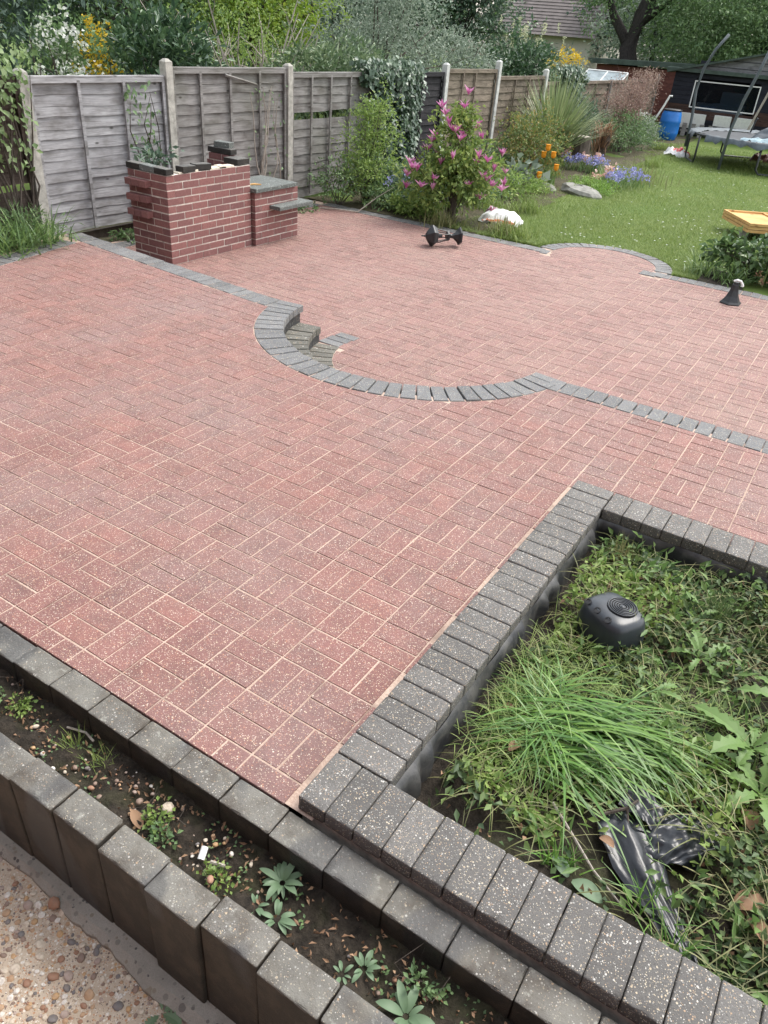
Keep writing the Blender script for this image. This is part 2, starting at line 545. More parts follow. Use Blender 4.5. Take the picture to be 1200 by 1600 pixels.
def crown_points(blobs, n, clump=0.16, per=14, shell=0.55, rng=RNG):
    """points in uneven clumps through several ellipsoids"""
    vol = np.array([b[3]*b[4]*b[5] for b in blobs])**0.7; vol = vol/vol.sum()
    nc = max(1, n//per)
    idx = rng.choice(len(blobs), nc, p=vol)
    B = np.array(blobs)[idx]
    d = rand_dirs(nc, 0.15, rng)
    r = shell + (1-shell)*rng.random(nc)**0.6
    inner = rng.random(nc) < 0.25
    r[inner] *= rng.random(inner.sum())
    r *= 1 + 0.18*rng.normal(size=nc)
    c = B[:, :3] + d*B[:, 3:6]*r[:, None]
    csz = clump*(0.5+rng.random(nc))
    P = np.repeat(c, per, 0) + rng.normal(size=(nc*per, 3))*np.repeat(csz, per)[:, None]*np.array([1, 1, 0.7])*0.6
    O = unit(P - np.repeat(B[:, :3], per, 0))
    return P, O

def foliage(name, blobs, n, L, W, mat, parent, clump=0.16, per=14, shell=0.55, upn=0.7, droop=0.0, rng=RNG, smin=None):
    P, O = crown_points(blobs, n, clump, per, shell, rng)
    if smin is not None:
        k = P[:, 2] > smin; P, O = P[k], O[k]
    m = len(P)
    D = unit(O + rng.normal(size=(m, 3))*0.7 + np.array([0, 0, -droop]))
    N = unit(rng.normal(size=(m, 3))*0.55 + np.array([0, 0, upn]) + O*0.3)
    V, F = leaf_arrays(P, D, N, L*(0.6+0.8*rng.random(m)), W*(0.6+0.8*rng.random(m)))
    return obj(name, np_mesh(name, V, F, mat), parent)

def limbs(name, base, blobs, mat, parent, r0=0.05, n=8, twigs=3, rng=random, h0=0.25):
    mb = MB()
    base = Vector(base)
    for i in range(n):
        b = blobs[i % len(blobs)]
        tgt = Vector((b[0]+rng.uniform(-.75, .75)*b[3], b[1]+rng.uniform(-.75, .75)*b[4], b[2]+rng.uniform(-.2, .8)*b[5]))
        st = base + Vector((rng.uniform(-1, 1)*r0, rng.uniform(-1, 1)*r0, 0))
        m1 = st.lerp(tgt, 0.35) + Vector((rng.uniform(-.06, .06), rng.uniform(-.06, .06), h0*0.4))
        m2 = st.lerp(tgt, 0.7) + Vector((rng.uniform(-.08, .08), rng.uniform(-.08, .08), h0*0.25))
        mb.tube([st, m1, m2, tgt], [r0, r0*0.65, r0*0.4, r0*0.15], 6)
        for k in range(twigs):
            s = m1.lerp(tgt, rng.random())
            e = s + Vector((rng.uniform(-1, 1)*b[3]*.5, rng.uniform(-1, 1)*b[4]*.5, rng.uniform(0, .6)*b[5]))
            mb.tube([s, s.lerp(e, .5)+Vector((0, 0, .03)), e], [r0*.3, r0*.2, r0*.08], 5)
    return mb.build(name, mat, parent)

def plant(name, label, cat, base, blobs, n, L, W, lm, bm, group=None, r0=0.03, nl=7, crown='foliage', stem='stem', twigs=2, **kw):
    """blobs are relative to the base"""
    o = empty(name, base, label, cat, group)
    foliage(crown, blobs, n, L, W, lm, o, **kw)
    limbs(stem, (0, 0, -0.03), blobs, bm, o, r0, nl, twigs)
    return o

# ================================================================== THE SETTING
def sheet(name, rects, z, mat, label, cat, kind='structure'):
    V, F = [], []
    for (x0, x1, y0, y1) in rects:
        b = len(V)
        V += [(x0, y0, z), (x1, y0, z), (x1, y1, z), (x0, y1, z)]
        F.append((b, b+1, b+2, b+3))
    o = obj(name, py_mesh(name, V, F, mat))
    return tag(o, label, cat, kind=kind)

sheet('ground', [(-200, 200, -200, 200)], -0.50, m_border, 'bare brown ground under and around the whole garden', 'ground')
sheet('lawn', [(-60, 60, 7.75, 90), (-60, -5.95, -20, 7.75)], LZ-0.012, m_lawn, 'green lawn behind the patio and neighbouring grass', 'lawn')

def bumpy(name, x0, x1, y0, y1, z, amp, mat, label, cat, step=0.03, sc=9.0, parent=None, fn=None):
    nx = max(2, int((x1-x0)/step)); ny = max(2, int((y1-y0)/step))
    X, Y = np.meshgrid(np.linspace(x0, x1, nx), np.linspace(y0, y1, ny), indexing='ij')
    Z = np.zeros_like(X)
    rg = np.random.default_rng(int(abs(x0*71+y0*37)*10)+3)
    for k in range(14):
        a = rg.uniform(0, 6.28); f = sc*rg.uniform(0.4, 2.6)
        Z += np.sin((X*math.cos(a)+Y*math.sin(a))*f+rg.uniform(0, 6.28))/14
    Z = z + Z*amp*2 + rg.normal(size=X.shape)*amp*0.12
    if fn is not None: Z = Z + fn(X, Y)
    V = np.stack([X, Y, Z], -1).reshape(-1, 3)
    i = np.arange(nx-1)[:, None]*ny + np.arange(ny-1)[None]
    F = np.stack([i, i+ny, i+ny+1, i+1], -1).reshape(-1, 4)
    o = obj(name, np_mesh(name, V, F, mat, True), parent)
    return tag(o, label, cat, kind='structure')

# --- layout of the two patios
SCX, SCY = -1.61, 3.41            # centre of the curved steps
R_OUT, R_IN, R_T2, R_T3 = 1.265, 1.045, 0.855, 0.665
Y_END = 3.265                     # straight end of the steps
BX, BY, BR = -1.60, 7.93, 0.84    # bulge of the lower patio
PX0, PX1, PY0, PY1 = 0.240, 2.50, -0.474, 1.896   # outer rectangle of the pond rim
W1B, W1F = -0.490, -0.592         # retaining wall behind the trough
KX = -2.95
def kerb_y(x):                    # near edge of the straight kerb
    return 3.06 + max(0.0, KX-x)*0.093
def left_x(y):                    # inner edge of the kerb on the left
    return -5.16 - (y-2.27)*0.215

def cells(x0, x1, y0, y1, st, inside, z, name, mat):
    nx, ny = int(round((x1-x0)/st)), int(round((y1-y0)/st))
    V, F = [], []
    for i in range(nx):
        for j in range(ny):
            cx, cy = x0+(i+.5)*st, y0+(j+.5)*st
            if inside(cx, cy):
                b = len(V); a = st/2
                V += [(cx-a, cy-a, z), (cx+a, cy-a, z), (cx+a, cy+a, z), (cx-a, cy+a, z)]
                F.append((b, b+1, b+2, b+3))
    return py_mesh(name, V, F, mat)

def up_inside(x, y):
    if math.hypot(x-SCX, y-SCY) < R_OUT-0.05: return False
    if y > kerb_y(x)+0.08: return False
    if x > PX0+0.04 and y < PY1-0.10: return False
    return True
upper = obj('upper_patio', cells(-5.7, 4.5, W1B+0.01, 3.51, 0.05, up_inside, -0.0024, 'upper_patio', m_sand))
tag(upper, 'red block paved upper patio with charcoal edging nearest the camera', 'patio', kind='structure')
def lo_inside(x, y):
    r = math.hypot(x-SCX, y-SCY)
    if y < Y_END+.05 and r < R_T2+.02: return y > 2.4
    if y < kerb_y(x)+0.17: return False
    if r < R_OUT and y < Y_END: return False
    return y < 7.9 or math.hypot(x-BX, y-BY) < BR-.02
lower = obj('lower_patio', cells(-6.0, 4.5, 2.45, 8.85, 0.05, lo_inside, LZ-0.0024, 'lower_patio', m_sand))
tag(lower, 'red block paved lower patio beyond the curved steps', 'patio', kind='structure')

PV_H = 0.05
full_meshes = {}
def paver_mesh(w, l, mat, var):
    key = (round(w, 4), round(l, 4), mat.name, var)
    if key not in full_meshes:
        rr = random.Random(var*13+5)
        p = [(-w/2, -l/2), (w/2, -l/2), (w/2, l/2), (-w/2, l/2)]
        p = [(x+rr.uniform(-.0012, .0012), y+rr.uniform(-.0012, .0012)) for x, y in p]
        V, F = slab_vf(p, PV_H, 0.0028+0.0006*var)
        full_meshes[key] = py_mesh('paver', V, F, mat)
    return full_meshes[key]

def lay(parent, mat, x0, x1, y0, y1, z, keep, limit, gap=0.0055):
    """basket weave; keep(poly) returns the trimmed polygon or None"""
    items = []
    for j in range(int(math.floor(x0/.2)), int(math.ceil(x1/.2))):
        for i in range(int(math.floor(y0/.2)), int(math.ceil(y1/.2))):
            for k in (0, 1):
                if (i+j) % 2 == 0: r = (j*.2+k*.1, j*.2+k*.1+.1, i*.2, i*.2+.2)
                else: r = (j*.2, j*.2+.2, i*.2+k*.1, i*.2+k*.1+.1)
                g = gap/2
                poly = [(r[0]+g, r[2]+g), (r[1]-g, r[2]+g), (r[1]-g, r[3]-g), (r[0]+g, r[3]-g)]
                t = keep(poly)
                if not t: continue
                t = tidy(t)
                a = area(t)
                if len(t) < 3 or a < 0.0012: continue
                cx = sum(p[0] for p in t)/len(t); cy = sum(p[1] for p in t)/len(t)
                d = math.sqrt((cx-CAM[0])**2+(cy-CAM[1])**2+(z-CAM[2])**2)
                # does it show in the photograph?
                v = Vector((cx, cy, z))-Vector(CAM)
                dz = -v.dot(az)
                sx, sy = v.dot(ax)/dz*1175.8/600, v.dot(ay)/dz*1175.8/800
                seen = dz > 0 and abs(sx) < 1.0 and abs(sy) < 1.0
                full = abs(a-(.1-gap)*(.2-gap)) < 1e-6
                items.append((0 if seen else 1, d/math.sqrt(a/.02), t, full, cx, cy, (i+j) % 2))
    items.sort(key=lambda q: (q[0], q[1]))
    SV, SF = [], []
    for n_, (_, d, t, full, cx, cy, od) in enumerate(items):
        dz = max(-.0006, min(.0016, random.gauss(.0002, .0007))); tx, ty = [max(-.006, min(.006, random.gauss(0, .003))) for _ in (0, 1)]; rz = random.gauss(0, .004)
        if n_ < limit:
            if full:
                me = paver_mesh(.1-gap, .2-gap, mat, random.randrange(3))
                obj('paver', me, parent, (cx, cy, z-PV_H/2+dz), (tx, ty, rz+(R(90) if od else 0)+(math.pi if random.random() < .5 else 0)))
            else:
                V, F = slab_vf([(p[0]-cx, p[1]-cy) for p in t], PV_H, 0.0030)
                obj('paver', py_mesh('paver', V, F, mat), parent, (cx, cy, z-PV_H/2+dz), (tx, ty, 0))
        else:
            V, F = slab_vf([(p[0]-cx, p[1]-cy) for p in t], PV_H, 0.0030)
            M = Matrix.Translation((cx, cy, z-PV_H/2+dz)) @ Matrix.Rotation(tx, 4, 'X') @ Matrix.Rotation(ty, 4, 'Y')
            b = len(SV)
            SV += [M @ Vector(v) for v in V]
            SF += [tuple(q+b for q in f) for f in F]
    if SV:
        o = obj('paver_field', py_mesh('paver_field', SV, SF, mat), parent)
        o['kind'] = 'stuff'

def clip_out_disc(t, cx, cy, r):
    mx = sum(p[0] for p in t)/len(t); my = sum(p[1] for p in t)/len(t)
    dx, dy = mx-cx, my-cy; l = math.hypot(dx, dy)
    if l < 1e-6: return None
    dx, dy = dx/l, dy/l
    return clip(t, -dx, -dy, -(dx*cx+dy*cy+r))
def clip_in_disc(t, cx, cy, r):
    mx = sum(p[0] for p in t)/len(t); my = sum(p[1] for p in t)/len(t)
    dx, dy = mx-cx, my-cy; l = max(1e-6, math.hypot(dx, dy)); dx, dy = dx/l, dy/l
    return clip(t, dx, dy, dx*cx+dy*cy+r)

def keep_up(t):
    t = clip(t, 0, -1, -(W1B+.006))
    if len(t) < 3: return None
    mx = sum(p[0] for p in t)/len(t)
    s = 0.093 if mx < KX else 0.0     # near edge of the kerb: y + s*x <= 3.06 + s*KX
    t = clip(t, s, 1, 3.06 + s*KX - .004)
    if len(t) < 3: return None
    t = clip(t, -1, -0.215, -(-5.16+2.27*0.215) - 0.004)
    if len(t) < 3: return None
    if any(math.hypot(p[0]-SCX, p[1]-SCY) < R_OUT+.004 for p in t):
        t = clip_out_disc(t, SCX, SCY, R_OUT+.005)
        if not t or len(t) < 3: return None
    if any(p[0] > PX0-.004 and PY0 < p[1] < PY1+.004 for p in t):
        c = [clip(t, 1, 0, PX0-.012), clip(t, 0, -1, -(PY1+.008))]
        t = max(c, key=area)
        if len(t) < 3 or area(t) < 0.004: return None
    return t
lay(upper, m_paver, -5.8, 4.4, -.6, 3.4, 0.0, keep_up, 300)

def keep_lo(t):
    mx = sum(p[0] for p in t)/len(t); my = sum(p[1] for p in t)/len(t)
    r = math.hypot(mx-SCX, my-SCY)
    if abs(mx-SCX) < R_T3-.02 and Y_END-.11 < my < Y_END+.14 and max(math.hypot(p[0]-SCX, p[1]-SCY) for p in t if True) < R_T3-.004:
        return t
    if r < R_T3+.1 and my < Y_END+.02:
        if max(math.hypot(p[0]-SCX, p[1]-SCY) for p in t) > R_T3-.004: t = clip_in_disc(t, SCX, SCY, R_T3-.005)
        return t if t and len(t) > 2 else None
    if abs(mx-SCX) < R_OUT+.05:
        if my < Y_END-.02 and r < R_OUT: return None
        t = clip(t, 0, -1, -(Y_END+.004))
    else:
        s = 0.093 if mx < KX else 0.0
        t = clip(t, -s, -1, -(3.06+s*KX+.205))
    if len(t) < 3: return None
    t = clip(t, -1, 0, 5.74)
    if len(t) < 3: return None
    my = sum(p[1] for p in t)/len(t); mx = sum(p[0] for p in t)/len(t)
    if my > 7.6 and abs(mx-BX) < BR-.12:
        if max(math.hypot(p[0]-BX, p[1]-BY) for p in t) > BR-.205: t = clip_in_disc(t, BX, BY, BR-.205)
    else:
        t = clip(t, 0, 1, 7.715)
    return t if t and len(t) > 2 else None
lay(lower, m_paver_low, -5.9, 4.4, 2.6, 8.8, LZ, keep_lo, 300)

# --- charcoal edging blocks
def block_variants(name, dx, dy, dz, mat, ch=0.006, n=5, jit=0.0025, fine=False):
    """blocks with softly worn, slightly chipped edges, origin at the centre"""
    out = []
    for v in range(n):
        rr = np.random.default_rng(v*17+int(dx*1000)+int(dy*1300))
        if not fine:
            V, F = slab_vf([(-dx/2, -dy/2), (dx/2, -dy/2), (dx/2, dy/2), (-dx/2, dy/2)], dz, ch*(0.8+0.15*v))
            V = [(x+rr.normal()*jit*.5, y+rr.normal()*jit*.5, z+(rr.normal()*jit*.35 if z > 0 else 0)) for x, y, z in V]
            out.append(py_mesh(name, V, F, mat)); continue
        H = np.array([dx, dy, dz])/2
        def ticks(h, m):
            return np.concatenate([[-h, -h+ch*.5], np.linspace(-h+ch, h-ch, m), [h-ch*.5, h]])
        T = [ticks(H[0], 9), ticks(H[1], 7), ticks(H[2], 5)]
        V, F = [], []
        for a in range(3):
            b, c = (a+1) % 3, (a+2) % 3
            for sgn in (-1, 1):
                base = len(V); nb, nc = len(T[b]), len(T[c])
                for i in range(nb):
                    for j in range(nc):
                        p = np.zeros(3); p[a] = sgn*H[a]; p[b] = T[b][i]; p[c] = T[c][j]; V.append(p)
                for i in range(nb-1):
                    for j in range(nc-1):
                        q = (base+i*nc+j, base+(i+1)*nc+j, base+(i+1)*nc+j+1, base+i*nc+j+1)
                        F.append(q if sgn > 0 else q[::-1])
        V = np.array(V)
        ph = rr.uniform(0, 6.28, 12); fr = rr.uniform(25, 130, (12, 3))*rr.choice([-1, 1], (12, 3))
        N = np.sin(V@fr.T+ph).mean(1)
        chip = np.clip(N*3.2-.25, 0, 1)              # bites along the arrises
        inn = np.clip(V, -(H-ch), H-ch); d = V-inn
        l = np.linalg.norm(d, axis=1); edge = (np.abs(d) > 1e-9).sum(1)
        r = np.where(edge > 1, ch*(1-.55*chip), ch*(1+.10*N))
        V = inn+d/np.maximum(l, 1e-9)[:, None]*r[:, None]
        V[:, :2] += rr.normal(size=2)*jit*.2
        out.append(py_mesh(name, V, F, mat, True))
    return out

def place(name, variants, parent, loc, rz=0.0, wob=0.006, dz=0.0015):
    return obj(name, random.choice(variants), parent, (loc[0], loc[1], loc[2]+random.gauss(0, dz)),
               (random.gauss(0, wob*.6), random.gauss(0, wob*.6), rz+random.gauss(0, wob)))

kb = block_variants('kerb_block', 0.0955, 0.196, 0.055, m_kerb)
kx = -5.60
sl = math.atan(0.093)
while kx < -2.78:                                  # left straight kerb
    place('kerb_block', kb, upper, (kx, kerb_y(kx)+.100, .002-.0275), -sl if kx < KX else 0)
    kx += 0.1*math.cos(sl)
kx = -0.375
while kx < 4.3:                                    # right straight kerb
    place('kerb_block', kb, upper, (kx, 3.06+.100, .002-.0275))
    kx += 0.1005
ky = 3.16
while ky > 0.6:                                    # kerb on the left side
    place('kerb_block', kb, upper, (left_x(ky)-.102, ky, .003-.0275), R(90)+math.atan(.215))
    ky -= 0.0985
# the ring round the steps
def ring(name, parent, mat, r0, r1, z, n, a0, a1, h=0.055, ch=0.006, gap=0.007):
    da = (a1-a0)/n
    mid = (r0+r1)/2
    w0 = r0*da-gap; w1 = min(r1*da-gap*1.6, w0+0.025)
    poly = [(r0-mid, -w0/2), (r1-mid, -w1/2), (r1-mid, w1/2), (r0-mid, w0/2)]
    V, F = slab_vf(poly, h, ch)
    me = py_mesh(name, V, F, mat)
    for k in range(n):
        a = a0+(k+.5)*da
        obj(name, me, parent, (SCX+mid*math.cos(a), SCY+mid*math.sin(a), z-h/2+random.gauss(0, .0018)),
            (random.gauss(0, .006), random.gauss(0, .006), a+random.gauss(0, .008)))
def ends(r):
    b = math.asin((SCY-Y_END)/r)
    return -math.pi+b, -b
a0, a1 = ends(R_OUT)
ring('kerb_block', upper, m_kerb, R_IN, R_OUT, 0.004, 34, a0, a1)
mb = MB()                                          # concealed backing of the kerbs on the drop side
for (xa, xb) in ((-5.5, -2.72), (-0.52, 4.4)):
    mid = (xa+xb)/2
    M = Matrix.Translation((mid, kerb_y(mid)+.10, 0)) @ Matrix.Rotation(-sl if xb < -2 else 0, 4, 'Z')
    mb.box((0, 0.01, -.50), (xb-xa, .16, .447), M)
mb.build('kerb_backing', m_rim, upper)

steps = empty('curved_steps', (0, 0, 0), 'two curved charcoal block steps descending to the lower patio', 'steps')
steps['kind'] = 'structure'
a0, a1 = ends(R_IN)
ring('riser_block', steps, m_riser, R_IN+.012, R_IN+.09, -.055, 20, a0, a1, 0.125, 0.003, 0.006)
a0, a1 = ends(R_T2+.1)
ring('tread_block', steps, m_step, R_T2, R_IN+.012, -.130, 27, a0, a1, .055, 0.006, 0.009)
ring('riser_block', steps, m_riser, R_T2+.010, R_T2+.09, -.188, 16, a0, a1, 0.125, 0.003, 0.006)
a0, a1 = ends(R_T3+.1)
ring('tread_block', steps, m_step, R_T3, R_T2+.012, LZ+.003, 22, a0, a1, .055, 0.006, 0.009)
# mortar bed under the treads
mb = MB()
for (rA, rB, zT) in ((R_T2+.02, R_OUT-.03, -.152), (R_T3+.01, R_T2+.05, LZ-.010)):
    n = 40; a0, a1 = ends(rA)
    V, F = [], []
    for k in range(n+1):
        a = a0+(a1-a0)*k/n
        for (r, z) in ((rA, zT), (rB, zT), (rA, zT-.1)):
            V.append((SCX+r*math.cos(a), SCY+r*math.sin(a), z))
    for k in range(n):
        F += [(3*k, 3*k+3, 3*k+4, 3*k+1), (3*k, 3*k+2, 3*k+5, 3*k+3)]
    mb.add(V, F)
mb.build('mortar_bed', m_mortar, steps)
for k, (bx, by, rz) in enumerate(((-2.375, 3.322, R(90)), (-2.372, 3.424, R(92)), (-2.36, 3.527, R(88)))):
    obj('tread_block', kb[0], steps, (bx, by, LZ+.005-.0275), (0, 0, rz))

# --- far edge of the lower patio
kbl = block_variants('kerb_block', 0.0955, 0.196, 0.055, m_kerb, n=3)
kx = -5.7
while kx < 4.3:
    if kx < BX-BR+.12 or kx > BX+BR-.12:
        place('kerb_block', kbl, lower, (kx, 7.82, LZ+.003-.0275))
    kx += .1005
n = 22
for k in range(n):
    a = R(2)+(math.pi-R(4))*(k+.5)/n
    place('kerb_block', kbl, lower, (BX+(BR-.1)*math.cos(a), BY+(BR-.1)*math.sin(a), LZ+.004-.0275), a-R(90))
for (bx, by, ba) in ((-2.37, 7.80, .25), (-2.29, 7.76, .1), (-.83, 7.80, -.25), (-.92, 7.77, -.1), (-1.02, 7.77, .0)):
    place('kerb_block', kbl, lower, (bx, by, LZ+.006-.0275), ba)
ky = 3.75
while ky < 7.7:
    place('kerb_block', kbl, lower, (-5.845, ky, LZ+.003-.0275), R(90))
    ky += .1005

# --- soil beds
bumpy('raised_bed', -6.12, -5.36, -.3, 3.32, -0.03, .02, m_soil, 'dark soil of the raised bed left of the patio', 'soil', .06)
bumpy('border_bed', -6.15, -2.5, 7.9, 25.5, LZ+.005, .03, m_border, 'soil of the long planted border along the fence', 'soil', .12, 3.0,
      fn=lambda X, Y: -0.10*(X > -3.3-0.065*(Y-8)))
bumpy('fence_strip', -6.95, -5.94, 3.4, 8.0, LZ+.0, .02, m_border, 'narrow strip of bare soil between patio and fence', 'soil', .06)
bumpy('bed_by_steps', -0.45, 2.6, 7.92, 9.2, LZ+.0, .03, m_soil, 'dark soil under the hydrangea beside the lower patio', 'soil', .06, 5.0,
      fn=lambda X, Y: -0.08*(Y > 8.75))

# --- the pond
pond = empty('raised_pond', ((PX0+PX1)/2, (PY0+PY1)/2, 0), 'rectangular charcoal block pond rim filled with pulled weeds', 'pond')
po = Vector(pond.location)
rb = block_variants('rim_block', 0.0962, 0.198, 0.06, m_rim, .0055, 8, .002, True)
RZ = .060-.03
def rim(x, y, rz): place('rim_block', rb, pond, (x-po.x, y-po.y, RZ), rz, .004, .0012)
x = PX0+.049
while x < PX1:                                     # front row runs through the corner
    rim(x, PY0+.1, 0); x += .0985
y = PY0+.2+.052
while y < PY1:                                     # left row runs to the back corner
    rim(PX0+.1, y, R(90)); rim(PX1-.1, y, R(90)); y += .0985
x = PX0+.2+.052
while x < PX1-.2:
    rim(x, PY1-.1, 0); x += .0985
# the liner: folded black sheet inside the rim
IX0, IX1, IY0, IY1 = PX0+.196, PX1-.196, PY0+.196, PY1-.196
path = []
def walk(p, q, n):
    for k in range(n): path.append((p[0]+(q[0]-p[0])*k/n, p[1]+(q[1]-p[1])*k/n))
walk((IX0, IY0), (IX1, IY0), 60); walk((IX1, IY0), (IX1, IY1), 60); walk((IX1, IY1), (IX0, IY1), 60); walk((IX0, IY1), (IX0, IY0), 60)
V, F = [], []
zs = [.004, -.008, -.045, -.10, -.17, -.25, -.32]
rr = random.Random(3)
fold = [rr.random() < .085 for _ in path]
for k, (px, py) in enumerate(path):
    cxp, cyp = (IX0+IX1)/2, (IY0+IY1)/2
    nx = 1 if abs(px-IX0) < 1e-6 else (-1 if abs(px-IX1) < 1e-6 else 0)
    ny = 1 if abs(py-IY0) < 1e-6 else (-1 if abs(py-IY1) < 1e-6 else 0)
    for j, z in enumerate(zs):
        wv = .004*math.sin(k*1.9)*(j > 1)
        o_ = wv+ [.0, .012, .020, .018, .022, .030, .05][j]+rr.uniform(-.004, .006)*(j > 0)+(.022*(j in (1, 2, 3)) if fold[k] else 0)+.006*math.sin(k*.5+j)
        V.append((px+nx*o_-po.x, py+ny*o_-po.y, z+.004*math.sin(k*.3)*(j > 0)))
m_ = len(zs); L_ = len(path)
for k in range(L_):
    for j in range(m_-1):
        F.append((k*m_+j, ((k+1) % L_)*m_+j, ((k+1) % L_)*m_+j+1, k*m_+j+1))
def liner_mat():
    t = NT('pond_liner')
    p = t.pos()
    n = t.noise(p, 10, 5, .65)
    c = t.mix(t.ramp(n, [(.38, 0.0), (.66, .9)]), (.022, .023, .026), (.085, .082, .076))
    t.bump(n, .4, .01)
    return t.fin(c, .48, .5)
obj('liner', py_mesh('liner', V, F, liner_mat(), True), pond)
# second course of blocks, set back under the rim
mb = MB()
for (xa, xb, ya, yb) in ((PX0+.012, PX1-.012, PY0+.012, PY0+.16), (PX0+.012, PX1-.012, PY1-.16, PY1-.012), (PX0+.012, PX0+.16, PY0+.165, PY1-.165), (PX1-.16, PX1-.012, PY0+.165, PY1-.165)):
    mb.box(((xa+xb)/2-po.x, (ya+yb)/2-po.y, -.3), (xb-xa, yb-ya, .299))
mb.build('rim_footing', m_mortar, pond)
bumpy('pond_soil', IX0+.02, IX1-.02, IY0+.02, IY1-.02, -.142, .035, m_soil, 'dark wet soil inside the pond under the weeds', 'soil', .02, 14.0,
      fn=lambda X, Y: .05*np.exp(-((X-1.3)**2+(Y-.85)**2)/.8))

# --- the trough and its two walls, the path
wall1 = empty('retaining_wall', (0, (W1B+W1F)/2, 0), 'low weathered block wall between red patio and soil trough', 'wall')
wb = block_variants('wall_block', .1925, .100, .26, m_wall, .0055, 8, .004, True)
x = -2.4; k = 0
while x < 2.6:
    place('wall_block', wb, wall1, (x, random.gauss(0, .002), .002-.13), 0 if random.random() < .5 else math.pi, .008, .0025)
    x += .1945
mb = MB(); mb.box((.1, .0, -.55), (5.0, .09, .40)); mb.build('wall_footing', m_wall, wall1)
WNF, WNB = -.900, -.800
wall2 = empty('planter_wall', (0, (WNF+WNB)/2, 0), 'low wall of upright dark blocks beside the pebbled path', 'wall')
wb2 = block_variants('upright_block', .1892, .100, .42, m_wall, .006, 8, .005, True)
x = -2.35
while x < 2.6:
    place('upright_block', wb2, wall2, (x, random.gauss(0, .004), .003-.21), 0 if random.random() < .5 else math.pi, .009, .0045)
    x += .1925
def footing():
    V, F = [], []
    n = 160
    rr = random.Random(9)
    for k in range(n+1):
        x = -2.5+5.2*k/n
        w = .052+.012*math.sin(x*3.1+.6)+.006*math.sin(x*17)+rr.uniform(-.004, .004)
        V += [(x, -.045, -.392), (x, -.052-w*.55, -.396+rr.uniform(-.002, .002)), (x, -.052-w, -.412+rr.uniform(-.003, .003)), (x, -.054-w, -.46)]
    for k in range(n):
        for j in range(3):
            F.append((4*k+j, 4*k+j+1, 4*k+j+5, 4*k+j+4))
    return py_mesh('footing', V, F, m_footing)
obj('footing', footing(), wall2)
bumpy('trough_soil', -2.5, 2.6, -.806, -.585, -.095, .022, m_soil, 'damp dark soil in the narrow trough between the walls', 'soil', .012, 22.0)
pathw = bumpy('aggregate_path', -2.6, 2.7, -2.8, -.93, -.428, .003, m_path, 'exposed aggregate concrete path full of brown pebbles', 'path', .03)

def stone_meshes(name, mat, n=8, sub=1):
    out = []
    for v in range(n):
        rr = np.random.default_rng(100+v)
        mb = MB()
        prof = [(0.12, -.5), (.42, -.42), (.5, -.05), (.46, .22), (.30, .42), (.06, .5)]
        mb.lathe([(r*2*.5, z) for r, z in prof], 8)
        s = np.array([1.0, rr.uniform(.6, .95), rr.uniform(.45, .7)])
        V = []
        for p in mb.V:
            q = np.array(p); q = q*(1+rr.normal()*.07)*s
            V.append(q)
        out.append(py_mesh(name, V, mb.F, mat, True))
    return out
stones = stone_meshes('pebble', m_pebble)
# pebbles in the visible corner of the path: 300 largest as pieces, the rest joined
rr = random.Random(21)
cand = []
for _ in range(9000):
    x, y = rr.uniform(-1.25, .9), rr.uniform(-1.75, -.955)
    v = Vector((x, y, -.43))-Vector(CAM)
    dz = -v.dot(az); sx, sy = v.dot(ax)/dz*1175.8/600, v.dot(ay)/dz*1175.8/800
    s = min(.032, max(.005, rr.lognormvariate(math.log(.0095), .48)))
    cand.append((0 if abs(sx) < 1.0 and abs(sy) < 1.0 else 1, -s, x, y))
cand.sort()
done, grid = [], {}
SV, SF = [], []
cnt = 0
for (out_, s, x, y) in cand:
    s = -s
    key = (int(x/.04), int(y/.04))
    if any(math.hypot(x-a, y-b) < (s+c)*.42 for dx in (-1, 0, 1) for dy in (-1, 0, 1) for (a, b, c) in grid.get((key[0]+dx, key[1]+dy), [])): continue
    grid.setdefault(key, []).append((x, y, s))
    rot = (rr.gauss(0, .25), rr.gauss(0, .25), rr.uniform(0, 6.28)); z = -.428+s*.06
    me = rr.choice(stones)
    if out_ == 0 and cnt < 300:
        obj('pebble', me, pathw, (x, y, z), rot, (s*1.15, s*1.15, s*.9)); cnt += 1
    else:
        M = Matrix.Translation((x, y, z)) @ Matrix.Rotation(rot[2], 4, 'Z') @ Matrix.Rotation(rot[0], 4, 'X') @ Matrix.Diagonal((s*1.15, s*1.15, s*.9, 1))
        b = len(SV); SV += [M @ v.co for v in me.vertices]
        SF += [tuple(i+b for i in p.vertices) for p in me.polygons]
o = obj('small_pebbles', py_mesh('small_pebbles', SV, SF, m_pebble, True), pathw); o['kind'] = 'stuff'

